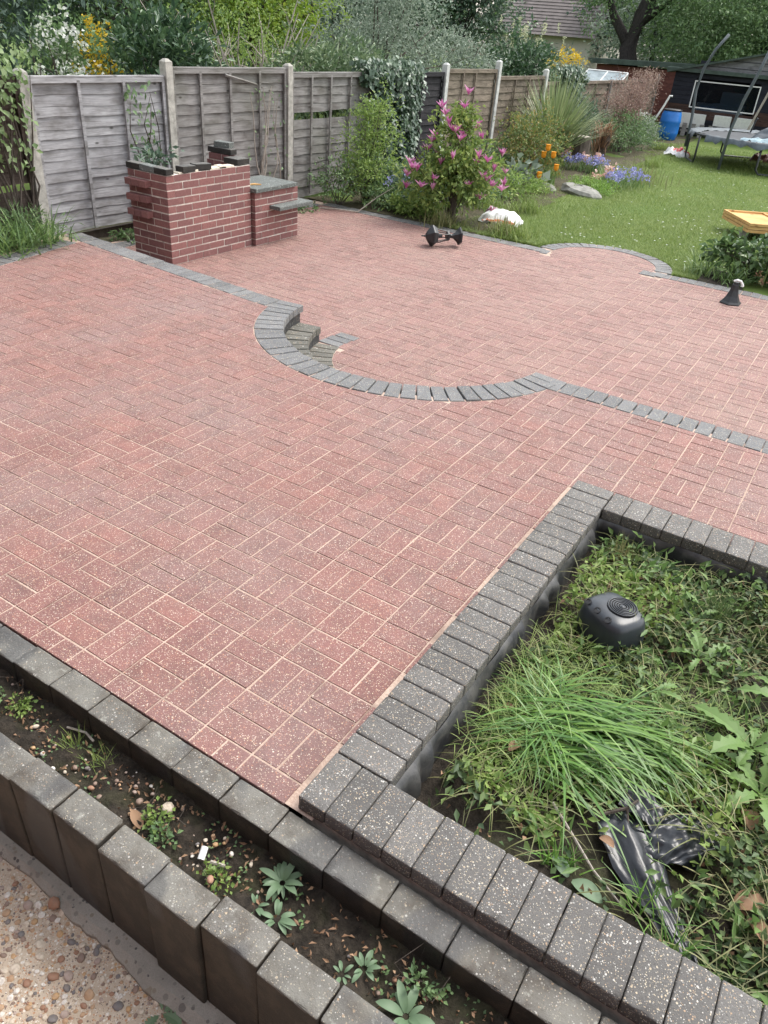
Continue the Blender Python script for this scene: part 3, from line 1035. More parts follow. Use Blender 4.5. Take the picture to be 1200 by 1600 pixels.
# ================================================================== BRICK BARBECUE
bbq = empty('brick_barbecue', (-4.88, 3.985, LZ), 'half built red brick barbecue with grey slab shelves by the fence', 'barbecue')
CH = 0.0718            # course height
NC = 12
brick_cache = {}
def brick_me(l, w=.1025, h=.0605):
    k = (round(l, 3), round(w, 3), round(h, 3))
    if k not in brick_cache:
        V, F = slab_vf([(-l/2, -w/2), (l/2, -w/2), (l/2, w/2), (-l/2, w/2)], h, .003)
        brick_cache[k] = py_mesh('brick', V, F, m_brick)
    return brick_cache[k]
def brick(l, c, rz, w=.1025, h=.0605):
    obj('brick', brick_me(l, w, h), bbq, (c[0]+random.gauss(0, .0008), c[1]+random.gauss(0, .0008), c[2]+random.gauss(0, .0008)), (random.gauss(0, .003), random.gauss(0, .003), rz+random.gauss(0, .003)))
def course(p, d, L, z, start):
    """bricks laid from p along d, the first one start long"""
    rz = math.atan2(d[1], d[0]); s = 0.0; l = start
    while s < L-.02:
        l2 = min(l, L-s)
        if l2 > .035: brick(l2-.0105, (p[0]+d[0]*(s+l2/2-.005), p[1]+d[1]*(s+l2/2-.005), z), rz)
        s += l2; l = .2245
LF = 1.235; LE = .545                       # front face (along y), end face (along -x)
T = .1025
for k in range(NC):
    z = (k+.5)*CH
    ev = k % 2 == 0
    o_ = 0.0 if ev else T+.008
    # front wall, face at x = 0
    course((-T/2, o_), (0, 1), LF-o_-(0 if ev else 0), z, .2245 if ev else .2245)
    # near end wall, face at y = 0
    o2 = T+.008 if ev else 0.0
    course((-o2, T/2), (-1, 0), LE-o2, z, .2245)
    # far end wall
    course((-(T+.008), LF-T/2), (-1, 0), LE-T, z, .2245 if ev else .112)
for k in range(1):                          # one more course at the far corner
    course((-.22, LF-T/2), (-1, 0), .30, (NC+k+.5)*CH, .2245 if k else .112)
mb = MB()
for (xa, xb, ya, yb, h) in ((-T+.006, -.0035, .004, LF-.008, NC*CH-.004), (-LE+.006, -T, .0035, T-.006, NC*CH-.004), (-LE+.007, -T, LF-T+.006, LF-.0055, NC*CH-.004),
                            (-.52, -.225, LF-T+.005, LF-.005, (NC+1)*CH-.008)):
    mb.box(((xa+xb)/2, (ya+yb)/2, 0), (xb-xa, yb-ya, h))
mb.build('mortar', m_mortar, bbq)
# brick ledges on the near end
for z in (10.5, 8.5, 6.5):
    for k in range(3):
        brick(.150, (-.27-.098*k, .002, z*CH), R(90), .092)
# capping of charcoal blocks
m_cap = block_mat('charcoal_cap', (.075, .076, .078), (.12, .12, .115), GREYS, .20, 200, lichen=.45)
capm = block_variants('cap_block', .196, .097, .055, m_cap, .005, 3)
capp = block_variants('cap_block', .196, .097, .055, m_slab, .005, 2)
zc = NC*CH+.031
for x, v in ((-.44, capm[0]), (-.25, capp[0]), (-.075, capm[1])):
    obj('cap_block', v, bbq, (x-.01, .045, zc), (0, random.gauss(0, .02), random.gauss(0, .03)))
obj('cap_block', capm[2], bbq, (-.05, .32, zc+.002), (.03, .02, R(96)))
obj('cap_block', capm[0], bbq, (-.055, .535, zc+.004), (-.02, .02, R(84)))
for k, x in enumerate((-.06, -.16)):
    obj('cap_block', capm[k], bbq, (x, LF-.10, zc+.004), (0, 0, R(90)+.05))
obj('cap_block', capm[2], bbq, (-.29, LF-.05, (NC+1)*CH+.029), (0, 0, 0))
obj('cap_block', capm[1], bbq, (-.43, LF-.05, (NC+1)*CH+.029), (0, 0, 0))
obj('cap_block', capp[1], bbq, (-.36, LF-.02, (NC+1)*CH+.086), (0, 0, .15))
mb = MB()
rr = random.Random(4)
for (y0, y1, h) in ((.18, .24, .014), (.41, .45, .02), (.62, .98, .018), (.76, .86, .026)):
    mb.box((-.05, (y0+y1)/2, NC*CH-.003), (.085, y1-y0, h), None, .006)
mb.build('mortar_smear', m_mortar_pale, bbq)
# lower wing with slabs
WY0, WY1 = LF+.012, LF+.79
for k in range(8):
    z = (k+.5)*CH; ev = k % 2 == 0
    o_ = 0 if ev else .0
    course((.045-T/2, WY0), (0, 1), WY1-WY0, z, .2245 if ev else .112)
    course((.045-T-.006, WY1-T/2), (-1, 0), .40, z, .112 if ev else .2245)
    course((.045-T-.006, WY0+T/2), (-1, 0), .40, z, .2245 if ev else .112)
mb = MB()
mb.box((.045-T/2, (WY0+WY1)/2, 0), (T-.009, WY1-WY0-.016, 8*CH-.004))
mb.box((-.26, WY1-T/2, 0), (.40, T-.009, 8*CH-.006))
mb.box((-.26, WY0+T/2, 0), (.40, T-.009, 8*CH-.006))
mb.build('mortar', m_mortar, bbq)
mb = MB(); mb.box((-.20, WY0+.35, 8*CH+.004), (.56, .74, .042), None, .006); mb.build('slab', m_slab, bbq)
mb = MB(); mb.box((-.02, WY0+.36, 8*CH-.004), (.10, .68, .008)); mb.build('mortar_smear', m_mortar_pale, bbq)
mb = MB(); mb.box((.0, WY0+.56, 5.25*CH), (.40, .62, .040), Matrix.Rotation(0, 4, 'Z'), .006); mb.build('slab', m_slab, bbq)
mb = MB(); mb.tube([(-.13, WY0+.10, 8*CH+.052), (-.09, WY0+.16, 8*CH+.056), (-.05, WY0+.22, 8*CH+.052)], [.008, .012, .007], 6); mb.build('timber_offcut', m_wood_new, bbq)

# ================================================================== FENCE
FX = -6.15
def slat_mesh(L, w, mat, v):
    rr = np.random.default_rng(v*7+int(L*100))
    n = 14
    xs = np.linspace(0, L, n)
    low = rr.normal(size=n)*.0035+.006*np.sin(xs*rr.uniform(2, 5)+rr.uniform(0, 6))
    V, F = [], []
    for i, x in enumerate(xs):
        bow = .003*math.sin(x*2.2+v)
        V += [(x, 0+bow, low[i]), (x, .0+bow, w), (x, .010+bow, w), (x, .013+bow, low[i])]
    for i in range(n-1):
        for j in range(4):
            a, b = 4*i+j, 4*i+(j+1) % 4
            F.append((a, b, b+4, a+4))
    F += [(0, 1, 2, 3)[::-1], tuple(4*(n-1)+j for j in range(4))]
    return py_mesh('slat', V, F, mat)

def fence_panel(y0, y1, z0, z1, mat, label, battens=(1/3, 2/3), skip=(), w=.135, step=.108, brace=False, x=FX, rz=0.0, framemat=None):
    """slats run along local x (world y); the camera side is local -y (world +x)"""
    L = y1-y0
    o = empty('lap_fence', (x, y0, z0), label, 'fence', 'overlapping timber panels along the boundary', R(90)+rz)
    meshes = [slat_mesh(L, w, mat, v) for v in range(5)]
    n = int((z1-z0-.03)/step)
    for k in range(n):
        if k in skip: continue
        s = obj('slat', random.choice(meshes), o, (0, .0, k*step+random.gauss(0, .004)), (R(-6.5)+random.gauss(0, .012), random.gauss(0, .0035), random.gauss(0, .002)))
        if random.random() < .5:
            s.scale = (-1, 1, 1); s.location.x = L
    fm = framemat or mat
    def bar(name, c, d): 
        b = MB(); b.box((-d[0]/2*0, 0, -d[2]/2), d, None, .003); return obj(name, b.mesh(name, fm), o, c)
    H = n*step+.03
    for f in battens: bar('batten', (L*f, -.026, H/2), (.036, .020, H-.02))
    for xx in (.02, L-.02): bar('edge_batten', (xx, -.026, H/2), (.038, .022, H-.01))
    c = MB(); c.box((L/2, 0, H-.035), (L, .022, .045), Matrix.Translation((0, -.024, 0)), .003); c.build('top_rail', fm, o)
    c = MB(); c.box((L/2, -.006, H+.012), (L, .06, .016), None, .004); c.build('capping_strip', fm, o)
    if brace:
        c = MB(); c.tube([(L*.42, -.045, H-.05), (L*.70, -.045, H-.16)], .016, 4); c.build('brace', fm, o)
    return o

fence_panel(1.45, 3.39, -.12, 1.36, m_wood_dark, 'dark brown fence panel with a missing slat at far left', skip=(4,))
fence_panel(3.50, 5.23, -.125, 1.40, m_wood_silver, 'silvered fence panel with black knots behind the barbecue', w=.14, step=.1005)
fence_panel(5.35, 7.38, -.15, 1.42, m_wood_grey, 'grey fence panel with diagonal brace behind brick barbecue', (.22, .47, .74), brace=True)
fence_panel(7.50, 9.55, -.20, 1.40, m_wood_grey, 'grey brown fence panel with a gap, left of the ivy', (.22, .44, .68), skip=(9,), w=.125)
fence_panel(9.67, 11.74, -.20, 1.40, m_wood_black, 'black stained fence panel between ivy and pale post', (.35, .66))
fence_panel(11.88, 13.88, -.20, 1.50, m_wood_brown, 'brown waney fence panel between the two pale posts', (.3, .55), step=.12, w=.155)
fence_panel(14.02, 16.36, -.2, 1.38, m_wood_brown, 'brown fence panel behind the spiky grassy plant', (.35, .65), step=.12, w=.155)
fence_panel(16.5, 18.7, -.2, 1.26, m_wood_brown, 'brown fence panel under the small ivy clump', (.5,), step=.12, w=.155)
fence_panel(18.85, 20.95, -.2, 1.22, m_wood_brown, 'brown fence panel behind the pinkish twiggy shrub', (.5,), step=.12, w=.155)
fence_panel(21.1, 23.0, -.2, 1.16, m_wood_brown, 'weathered fence panel second from the blue barrel', (.5,), step=.12, w=.155)
fence_panel(23.2, 25.5, -.2, 1.18, m_wood_brown, 'sagging fence panel beside the blue barrel', (.5,), step=.12, w=.155)

def post(y, zt, mat, label, sz=.10, z0=-.45, x=FX, pointed=True):
    mb = MB()
    mb.box((0, 0, 0), (sz, sz, zt-z0-.03), None, 0.0)
    h = zt-z0-.03
    a = sz/2
    V = [(-a, -a, h+.001), (a, -a, h+.001), (a, a, h+.001), (-a, a, h+.001), (-a*.4, -a*.4, h+.03), (a*.4, -a*.4, h+.03), (a*.4, a*.4, h+.03), (-a*.4, a*.4, h+.03)]
    mb.add(V, [(0, 1, 5, 4), (1, 2, 6, 5), (2, 3, 7, 6), (3, 0, 4, 7), (4, 5, 6, 7)])
    o = mb.build('fence_post', mat)
    o.location = (x+.01, y, z0)
    return tag(o, label, 'fence post', 'concrete posts between the fence panels')
post(3.445, 1.40, m_concrete, 'concrete fence post overgrown by creeper at far left', .105)
post(5.29, 1.50, m_concrete, 'concrete fence post between silvered and grey panels')
post(7.44, 1.47, m_concrete, 'concrete fence post behind the grey slab shelves')
post(9.61, 1.44, m_concrete, 'concrete fence post hidden in the hanging ivy')
post(11.81, 1.51, m_concrete_pale, 'pale concrete fence post right of the black panel')
post(13.95, 1.57, m_concrete_pale, 'pale concrete fence post left of the spiky plant')
post(16.43, 1.43, m_concrete_pale, 'pale concrete fence post near the small ivy clump')
post(18.78, 1.24, m_wood_grey, 'grey fence post behind the pinkish shrub', .09)
post(21.03, 1.20, m_wood_grey, 'grey leaning post beside the pinkish shrub', .09)
post(23.10, 1.22, m_wood_grey, 'grey post two panels before the shed', .09)
post(25.57, 1.31, m_wood_grey, 'grey post by the blue barrel', .09)

# gravel board and dark void under the silver panel
mb = MB(); mb.box((0, 0, 0), (.04, 1.7, .10)); o = mb.build('gravel_board', m_wood_dark); o.location = (FX-.10, 4.37, -.27)
tag(o, 'dark board in the gap under the silvered panel', 'board')

# ================================================================== SMALL THINGS ON THE PATIO
m_black_metal = simple('black_painted_metal', (.018, .019, .021), .42, .5, var=.3, sc=30)
m_black_plastic = simple('black_plastic', (.022, .023, .025), .38, .5, var=.25, sc=25)
m_glass_dark = simple('smoked_glass', (.03, .032, .035), .15, .6)
# hexagonal garden lantern lying on its side
ln = empty('garden_lantern', (-3.36, 6.93, LZ), 'black hexagonal garden lantern lying on its side on patio', 'lantern', rz=math.atan2(.33, .30))
ML = Matrix.Translation((-.23, 0, .125)) @ Matrix.Rotation(R(90), 4, 'Y')
mb = MB(); mb.lathe([(.032, .052), (.060, .07), (.122, .118), (.128, .128), (.125, .14), (.095, .185), (.085, .19)], 6, ML); mb.build('roof', m_black_metal, ln)
mb = MB(); mb.lathe([(.003, -.01), (.010, .005), (.006, .018), (.012, .03), (.012, .056)], 8, ML); mb.build('finial', m_black_metal, ln)
for k in range(6):
    th = 2*math.pi*k/6
    mb = MB(); mb.tube([ML @ Vector((.082*math.cos(th), .082*math.sin(th), .188)), ML @ Vector((.052*math.cos(th), .052*math.sin(th), .325))], .006, 5); mb.build('bar', m_black_metal, ln)
mb = MB(); mb.lathe([(.050, .315), (.060, .325), (.060, .345), (.040, .355), (.026, .37), (.026, .385)], 6, ML); mb.build('collar', m_black_metal, ln)
mb = MB(); mb.lathe([(.024, .384), (.034, .41), (.070, .455), (.105, .478), (.108, .495), (.095, .497)], 6, ML); mb.build('base', m_black_metal, ln)
mb = MB(); mb.lathe([(.018, .19), (.024, .20), (.024, .25), (.012, .262)], 8, ML); mb.build('lamp_holder', m_black_plastic, ln)
# flared lantern base standing upright
lb = empty('lantern_base', (.06, 7.26, LZ), 'upright black flared lantern base with white connector near hydrangea', 'lantern base', rz=.5)
mb = MB(); mb.lathe([(.115, 0), (.115, .012), (.095, .03), (.066, .08), (.046, .14), (.038, .20), (.034, .205)], 6); mb.build('flared_foot', m_black_metal, lb)
m_white = simple('white_plastic', (.72, .72, .70), .5, .5, var=.1)
mb = MB(); mb.tube([(0, 0, .20), (.0, .0, .225)], .028, 8); mb.build('socket', m_black_plastic, lb)
mb = MB(); mb.tube([(-.03, .01, .232), (.0, .0, .246), (.04, -.01, .238), (.06, -.015, .205), (.062, -.015, .19)], [.012, .014, .014, .016, .02], 7); mb.build('connector', m_white, lb)

# ------------------------------------------------------------------ crumpled sacks
def bag_mat(name, base, cols, scale=14, thr=.55, rough=.4):
    t = NT(name)
    o = t.n('TexCoord').outputs['Object']
    c = base
    for i, col in enumerate(cols):
        n = t.noise(t.addv(o, (3.7*i+1.0, 1.3*i, .4)), scale, 2, .4)
        c = t.mix(t.ramp(n, [(thr, 0.0), (thr+.02, 1.0)]), c, col)
    return t.fin(c, rough, .5)
def crumple(name, nx, ny, shape, mat, parent, seed=0, amp=.02, fmax=7.0, axis=None):
    """a creased sheet: shape(u, v) gives a point; sharp folds are added along random lines"""
    rg = np.random.default_rng(seed)
    U, Vv = np.meshgrid(np.linspace(0, 1, nx), np.linspace(0, 1, ny), indexing='ij')
    P = shape(U, Vv)
    Z = np.zeros_like(U)
    for k in range(16):
        a = rg.uniform(0, 6.28) if axis is None else axis+rg.normal()*.45
        f = rg.uniform(1.5, fmax); ph = rg.uniform(0, 6.28)
        w = np.abs(((U*math.cos(a)+Vv*math.sin(a))*f+ph+.10*np.sin(4*U+6*Vv+k)) % 1.0-.5)*2
        Z += (w**1.6-.4)*rg.uniform(.4, 1.0)/f**.7
    Z /= np.abs(Z).max()
    P[..., 2] += Z*amp
    i = np.arange(nx-1)[:, None]*ny+np.arange(ny-1)[None]
    F = np.stack([i, i+ny, i+ny+1, i+1], -1).reshape(-1, 4)
    o = obj(name, np_mesh(name, P.reshape(-1, 3), F, mat), parent)
    return o
m_sack = bag_mat('printed_white_sack', (.74, .74, .73), [(.62, .62, .62)], 7, .58, .45)
m_sack_print = bag_mat('sack_print', (.70, .68, .70), [(.40, .06, .16), (.16, .07, .10)], 16, .50, .45)
m_sack_red = bag_mat('sack_red_edge', (.70, .66, .62), [(.62, .14, .05)], 22, .48, .45)
m_litter = bag_mat('red_white_wrapper', (.70, .70, .70), [(.55, .05, .06)], 3.2, .52, .4)
sk = empty('compost_sack', (-3.42, 8.86, LZ+.03), 'empty white compost sack with red print beside the magnolia', 'sack', rz=.2)
def dome(sx, sy, h):
    def f(U, V):
        x = (U-.5)*2; y = (V-.5)*2
        k = np.clip(1-np.abs(x)**3, 0, 1)*np.clip(1-np.abs(y)**3, 0, 1)
        return np.stack([x*sx*(1-.12*y*y), y*sy*(1-.15*x*x), h*k+0*x], -1)
    return f
crumple('sack_body', 26, 26, dome(.31, .25, .13), m_sack, sk, 3, .035)
o = crumple('printed_flap', 16, 12, dome(.10, .11, .10), m_sack_print, sk, 5, .04); o.location = (-.17, .10, .045)
o = crumple('red_edge', 20, 6, dome(.24, .035, .03), m_sack_red, sk, 6, .02); o.location = (.02, -.235, .02)
o = crumple('litter_wrapper', 20, 14, dome(.32, .20, .14), m_litter, None, 9, .08); o.location = (-3.75, 20.0, LZ+.02)
tag(o, 'crumpled red and white wrapper on the grass beside trampoline', 'litter')
o = crumple('litter_bag', 20, 14, dome(.30, .16, .14), bag_mat('brown_pink_bag', (.14, .06, .05), [(.5, .42, .42)], 5, .6), None, 11, .08); o.location = (-1.95, 21.4, LZ+.02)
tag(o, 'dark red bag lying under the trampoline', 'litter')

# ================================================================== THINGS AT THE END OF THE GARDEN
m_blue = simple('blue_plastic', (.012, .15, .50), .38, .5, var=.15, sc=4)
br = empty('blue_barrel', (-5.0, 23.7, LZ), 'tall blue plastic barrel standing beside the shed', 'barrel')
mb = MB(); mb.lathe([(.22, 0), (.25, .02), (.28, .16), (.29, .19), (.285, .22), (.29, .46), (.30, .49), (.29, .52), (.275, .66), (.25, .74), (.24, .755)], 24); mb.build('body', m_blue, br, True)
mb = MB(); mb.lathe([(.258, .757), (.262, .76), (.262, .79), (.20, .80)], 24); mb.build('lid', m_black_plastic, br, True)
mb = MB(); mb.tube([(-.46, -.1, .30), (-.22, -.02, .86), (-.12, .0, 1.13), (-.05, .02, 1.12)], .028, 8); o = mb.build('white_pipe', m_white); o.location = (-5.0, 23.45, LZ)
tag(o, 'white plastic pipe leaning on the blue barrel', 'pipe')

# black garden shed
sh = empty('garden_shed', (-3.6, 26.0, LZ), 'black timber garden shed with long window behind trampoline', 'shed')
X0, X1 = -2.15, 4.3
m_roof_felt = simple('green_roof_felt', (.055, .075, .062), .85, .3, var=.3, sc=6)
def board(x0, x1, z0, z1, m=m_shed, y=0.0):
    b = MB(); b.box(((x0+x1)/2, y, z0), (x1-x0, .02, z1-z0), None, .0); return b.build('board', m, sh)
zz = 0.0; k = 0
WX0, WX1, WZ0, WZ1 = -1.47, .40, .80, 1.47
while zz < 1.74:
    z1 = min(zz+.12, 1.75)
    mat_ = m_shed_brown if .40 < zz < .78 else m_shed
    yo = -.004*(k % 2)
    if z1 <= WZ0+.02 or zz >= WZ1-.02: board(X0, X1, zz, z1-.006, mat_, yo)
    else:
        board(X0, WX0, zz, z1-.006, mat_, yo); board(WX1, X1, zz, z1-.006, mat_, yo)
    zz = z1; k += 1
mb = MB()
mb.box(((X0+X1)/2, 3.0, 0), (X1-X0, .03, 2.0)); mb.box((X0+.02, 1.5, 0), (.03, 3.0, 1.75)); mb.box((X1-.02, 1.5, 0), (.03, 3.0, 1.75)); mb.box(((X0+X1)/2, 1.5, -.02), (X1-X0, 3.0, .02))
mb.build('side_walls', m_shed, sh)
wf = MB()
for (x0, x1, z0, z1) in ((WX0, WX1, WZ0-.03, WZ0), (WX0, WX1, WZ1, WZ1+.03), (WX0-.03, WX0, WZ0-.03, WZ1+.03), (WX1, WX1+.03, WZ0-.03, WZ1+.03)):
    wf.box(((x0+x1)/2, -.018, z0), (x1-x0, .035, z1-z0))
win = wf.build('window', m_white, sh)
def glass_mat():
    t = NT('shed_glass')
    t.fin((.012, .016, .022), .06, .5)
    tr = t.n('BsdfTransparent', {0: (.55, .62, .68, 1)})
    mx = t.n('MixShader', {0: .72})
    t.t.links.new(t.b.outputs[0], mx.inputs[1]); t.t.links.new(tr.outputs[0], mx.inputs[2]); t.t.links.new(mx.outputs[0], t.out.inputs[0])
    return t.m
m_glass = glass_mat()
mb = MB(); mb.box(((WX0+WX1)/2, -.012, WZ0), (WX1-WX0, .006, WZ1-WZ0)); mb.build('pane', m_glass, win)
ap = 1.05
V = [(X0-.06, -.02, 1.74), (X1+.06, -.02, 1.74), (ap, -.02, 2.46), (X0-.06, 0, 1.74), (X1+.06, 0, 1.74), (ap, 0, 2.46)]
obj('gable', py_mesh('gable', V, [(0, 1, 2), (3, 5, 4), (0, 3, 4, 1), (1, 4, 5, 2), (2, 5, 3, 0)], m_shed_gable), sh)
for f in (.25, .5, .75):
    z0 = 1.74+.72*f; xl = X0+(ap-X0)*f; xr = X1+(ap-X1)*f
    mb = MB(); mb.box(((xl+xr)/2, -.028, z0-.03), (xr-xl, .012, .012)); mb.build('board_joint', m_shed, sh)
mb = MB(); mb.box(((X0+X1)/2, -.10, 1.70), (X1-X0+.5, .16, .10), None, .02); mb.build('fascia', m_roof_felt, sh)
mb = MB()
for (xa, za, xb, zb) in ((X0-.22, 1.70, ap, 2.52), (ap, 2.52, X1+.22, 1.70)):
    b = len(mb.V)
    mb.V += [Vector(p) for p in ((xa, -.22, za), (xb, -.22, zb), (xb, 3.2, zb), (xa, 3.2, za), (xa, -.22, za-.05), (xb, -.22, zb-.05), (xb, 3.2, zb-.05), (xa, 3.2, za-.05))]
    mb.F += [tuple(i+b for i in f) for f in ((0, 1, 2, 3), (4, 7, 6, 5), (0, 4, 5, 1), (2, 6, 7, 3), (0, 3, 7, 4), (1, 5, 6, 2))]
mb.build('roof', m_roof_felt, sh)
m_card = simple('pale_box', (.34, .36, .38), .7, .4, var=.15)
for (x, y, z, w, h) in ((-.42, .55, .55, .95, .38), (-.35, .6, .932, .70, .32), (-1.15, .7, .6, .5, .3)):
    mb = MB(); mb.box((x, y, z), (w, .4, h), None, .02); o = mb.build('stored_box', m_card); o.location = sh.location
    tag(o, {.95: 'wide pale box inside the shed behind the window, the lower one', .70: 'pale box on top of the wide box inside shed', .5: 'small pale box at the left inside the shed window'}[w], 'box')
mb = MB(); mb.box((-.2, .75, 0), (3.2, .75, .55)); o = mb.build('workbench', m_shed_brown); o.location = sh.location
tag(o, 'dark bench inside the shed carrying the pale boxes', 'bench')
for i, (xa, xb) in enumerate((( -1.6, -.85), (-.6, -.1), (0.0, .55))):
    mb = MB(); mb.box((0, 0, 0), (xb-xa, .03, .42 if i == 0 else .30), Matrix.Rotation(R(12), 4, 'X')); o = mb.build('white_sheet', m_white); o.location = (-3.6+(xa+xb)/2, 25.75, LZ+(.22 if i == 0 else .36))
    tag(o, ['widest white board leaning on the shed behind trampoline', 'middle white board leaning against the shed wall', 'rightmost white board leaning against the shed wall'][i], 'board', 'white boards leaning on the shed')
pk = empty('low_picket', (-5.0, 25.6, LZ), 'low row of short grey upright planks along shed foot', 'picket fence')
mb = MB(); mb.box((0, 0, 0), (.13, .02, .36), None); me = mb.mesh('plank', m_wood_grey)
for i in range(9): obj('plank', me, pk, (i*.26, 0, 0), (R(-6), 0, random.gauss(0, .03)))
mb = MB(); mb.box((1.04, .03, .12), (2.3, .02, .06)); mb.build('rail', m_wood_grey, pk)
mb = MB(); mb.tube([(0, 0, 0), (.28, .12, 1.15)], .035, 6); o = mb.build('leaning_pole', m_bark_pale); o.location = (-3.1, 25.3, LZ+.35)
tag(o, 'pale pole leaning against the shed right of window', 'pole')
mb = MB(); mb.tube([(0, 0, 0), (.22, .1, 1.0)], .03, 6); o = mb.build('leaning_pole', m_bark_pale); o.location = (-2.55, 25.2, LZ+.25)
tag(o, 'pale pole leaning near the right edge of the photo', 'pole')

# trampoline
TC = Vector((-1.85, 20.1, 0)); TR = 1.68; TZ = .62
tr = empty('trampoline', (TC.x, TC.y, LZ), 'round black trampoline with bent net poles on the lawn', 'trampoline')
m_tube = simple('dark_steel_tube', (.035, .038, .042), .45, .5, 0.0, var=.2)
m_pole = simple('grey_foam_pole', (.085, .10, .11), .6, .4, var=.2)
m_mat = simple('trampoline_mat', (.030, .034, .040), .6, .4, var=.3, sc=6)
m_pad = simple('torn_grey_pad', (.075, .092, .105), .55, .45, var=.5, sc=5)
circ = [(TR*math.cos(a), TR*math.sin(a), TZ) for a in np.linspace(0, 2*math.pi, 41)]
mb = MB(); mb.tube(circ, .028, 6, False); mb.build('rim', m_tube, tr, True)
mb = MB(); mb.lathe([(TR-.20, TZ-.02), (TR-.8, TZ-.035), (.2, TZ-.045), (.01, TZ-.045)], 40); mb.build('mat', m_mat, tr)
def torn_pad(a0, a1, nm, seed):
    rg = random.Random(seed); V, F = [], []; n = 30
    for k in range(n+1):
        a = a0+(a1-a0)*k/n
        for j, (r, z) in enumerate(((TR-.24, TZ-.005), (TR-.06, TZ+.034), (TR+.05, TZ+.025), (TR+.07, TZ-.03-rg.random()*.10))):
            V.append((r*math.cos(a), r*math.sin(a), z+rg.gauss(0, .008)))
    for k in range(n):
        for j in range(3): F.append((4*k+j, 4*k+j+1, 4*k+j+5, 4*k+j+4))
    obj(nm, py_mesh(nm, V, F, m_pad, True), tr)
torn_pad(R(95), R(215), 'edge_pad', 1); torn_pad(R(232), R(350), 'edge_pad', 2)
for k in range(4):                                 # four bent leg frames
    a = R(205)+k*R(90)
    p = []
    for s in (-1, 1):
        b = a+s*R(17)
        p.append(Vector((TR*math.cos(b), TR*math.sin(b), TZ)))
    lo = [q*1.0 for q in p]
    for q in lo: q.z = .05
    m0 = lo[0].lerp(lo[1], .08); m1 = lo[0].lerp(lo[1], .92); m0.z = m1.z = .02
    mb = MB(); mb.tube([p[0], p[0].lerp(lo[0], .9), m0, m1, p[1].lerp(lo[1], .9), p[1]], .024, 7); mb.build('leg_frame', m_tube, tr, True)
for k, (ang, pts) in enumerate(((R(196), [(0, 0, -.3), (-.02, 0, .35), (-.09, 0, .9), (-.04, 0, 1.35), (.12, 0, 1.75), (.30, .1, 2.05)]),
                                (R(252), [(-.02, 0, -.60), (.0, 0, .2), (.10, .0, .85), (.24, .02, 1.4), (.33, .05, 1.85)]))):
    o_ = Vector((TR*1.03*math.cos(ang), TR*1.03*math.sin(ang), TZ-.05))
    mb = MB(); mb.tube([o_+Vector(p) for p in pts], .034, 8); mb.build('net_pole', m_pole, tr, True)
mb = MB(); mb.tube([(-.55, 1.25, TZ), (-.50, 1.25, TZ+.28), (-.47, 1.25, TZ+.33)], [.02, .02, .03], 6); mb.build('short_pole', m_tube, tr)
o = crumple('dark_cover', 24, 24, dome(.75, .55, .34), simple('blue_black_tarpaulin', (.03, .042, .055), .45, .5, var=.3, sc=4), None, 14, .07); o.location = (-1.35, 19.7, LZ+TZ-.01)
tag(o, 'dark tarpaulin heaped on the trampoline at the right edge', 'tarpaulin')
o = crumple('pale_blue_sheet', 20, 8, dome(.55, .12, .05), simple('pale_blue_cloth', (.32, .42, .46), .7, .3, var=.2, sc=6), None, 15, .06); o.location = (-1.6, 18.65, LZ+TZ+.035)
tag(o, 'pale blue cloth folded on the trampoline front rim', 'cloth')

# stack of new orange fence panels on the lawn
for i in range(3):
    st = empty('new_fence_panel', (.10, 11.55, LZ+.14+i*.045), ['lowest orange timber panel of the stack on the lawn', 'middle orange timber panel of the stack on lawn', 'topmost orange timber panel of the stack on lawn'][i], 'timber panel', 'stacked new panels on the lawn', .56+random.gauss(0, .01))
    L, W = 1.83, .95
    n = 9
    b = MB(); b.box((0, 0, 0), (L-.05, W/n-.006, .010), None, .002); me = b.mesh('slat', m_wood_new)
    for k in range(n): obj('slat', me, st, (0, -W/2+(k+.5)*W/n, random.gauss(0, .001)), (R(2), 0, 0))
    for nm, c, d in (('side_rail', (0, -W/2, .0), (L, .034, .036)), ('side_rail', (0, W/2, 0), (L, .034, .036)), ('end_rail', (-L/2+.018, 0, .0005), (.034, W-.04, .036)), ('end_rail', (L/2-.018, 0, .0005), (.034, W-.04, .036)),
                     ('middle_rail', (-L/6, 0, .012), (.034, W-.04, .020)), ('middle_rail', (L/6, 0, .012), (.034, W-.04, .020))):
        b = MB(); b.box(c, d, None, .002); b.build(nm, m_wood_new, st)
for i, (dx, dy) in enumerate(((-.62, -.42), (.62, -.05))):
    mb = MB(); mb.box((0, 0, 0), (.12, .09, .145), None, .008); o = mb.build('prop_block', m_concrete_pale if i == 0 else m_concrete); o.location = (.10+dx, 11.55+dy, LZ-.01); o.rotation_euler = (0, 0, .5)
    tag(o, ['pale block under the near corner of the orange panels', 'grey block under the far end of the orange panels'][i], 'block')

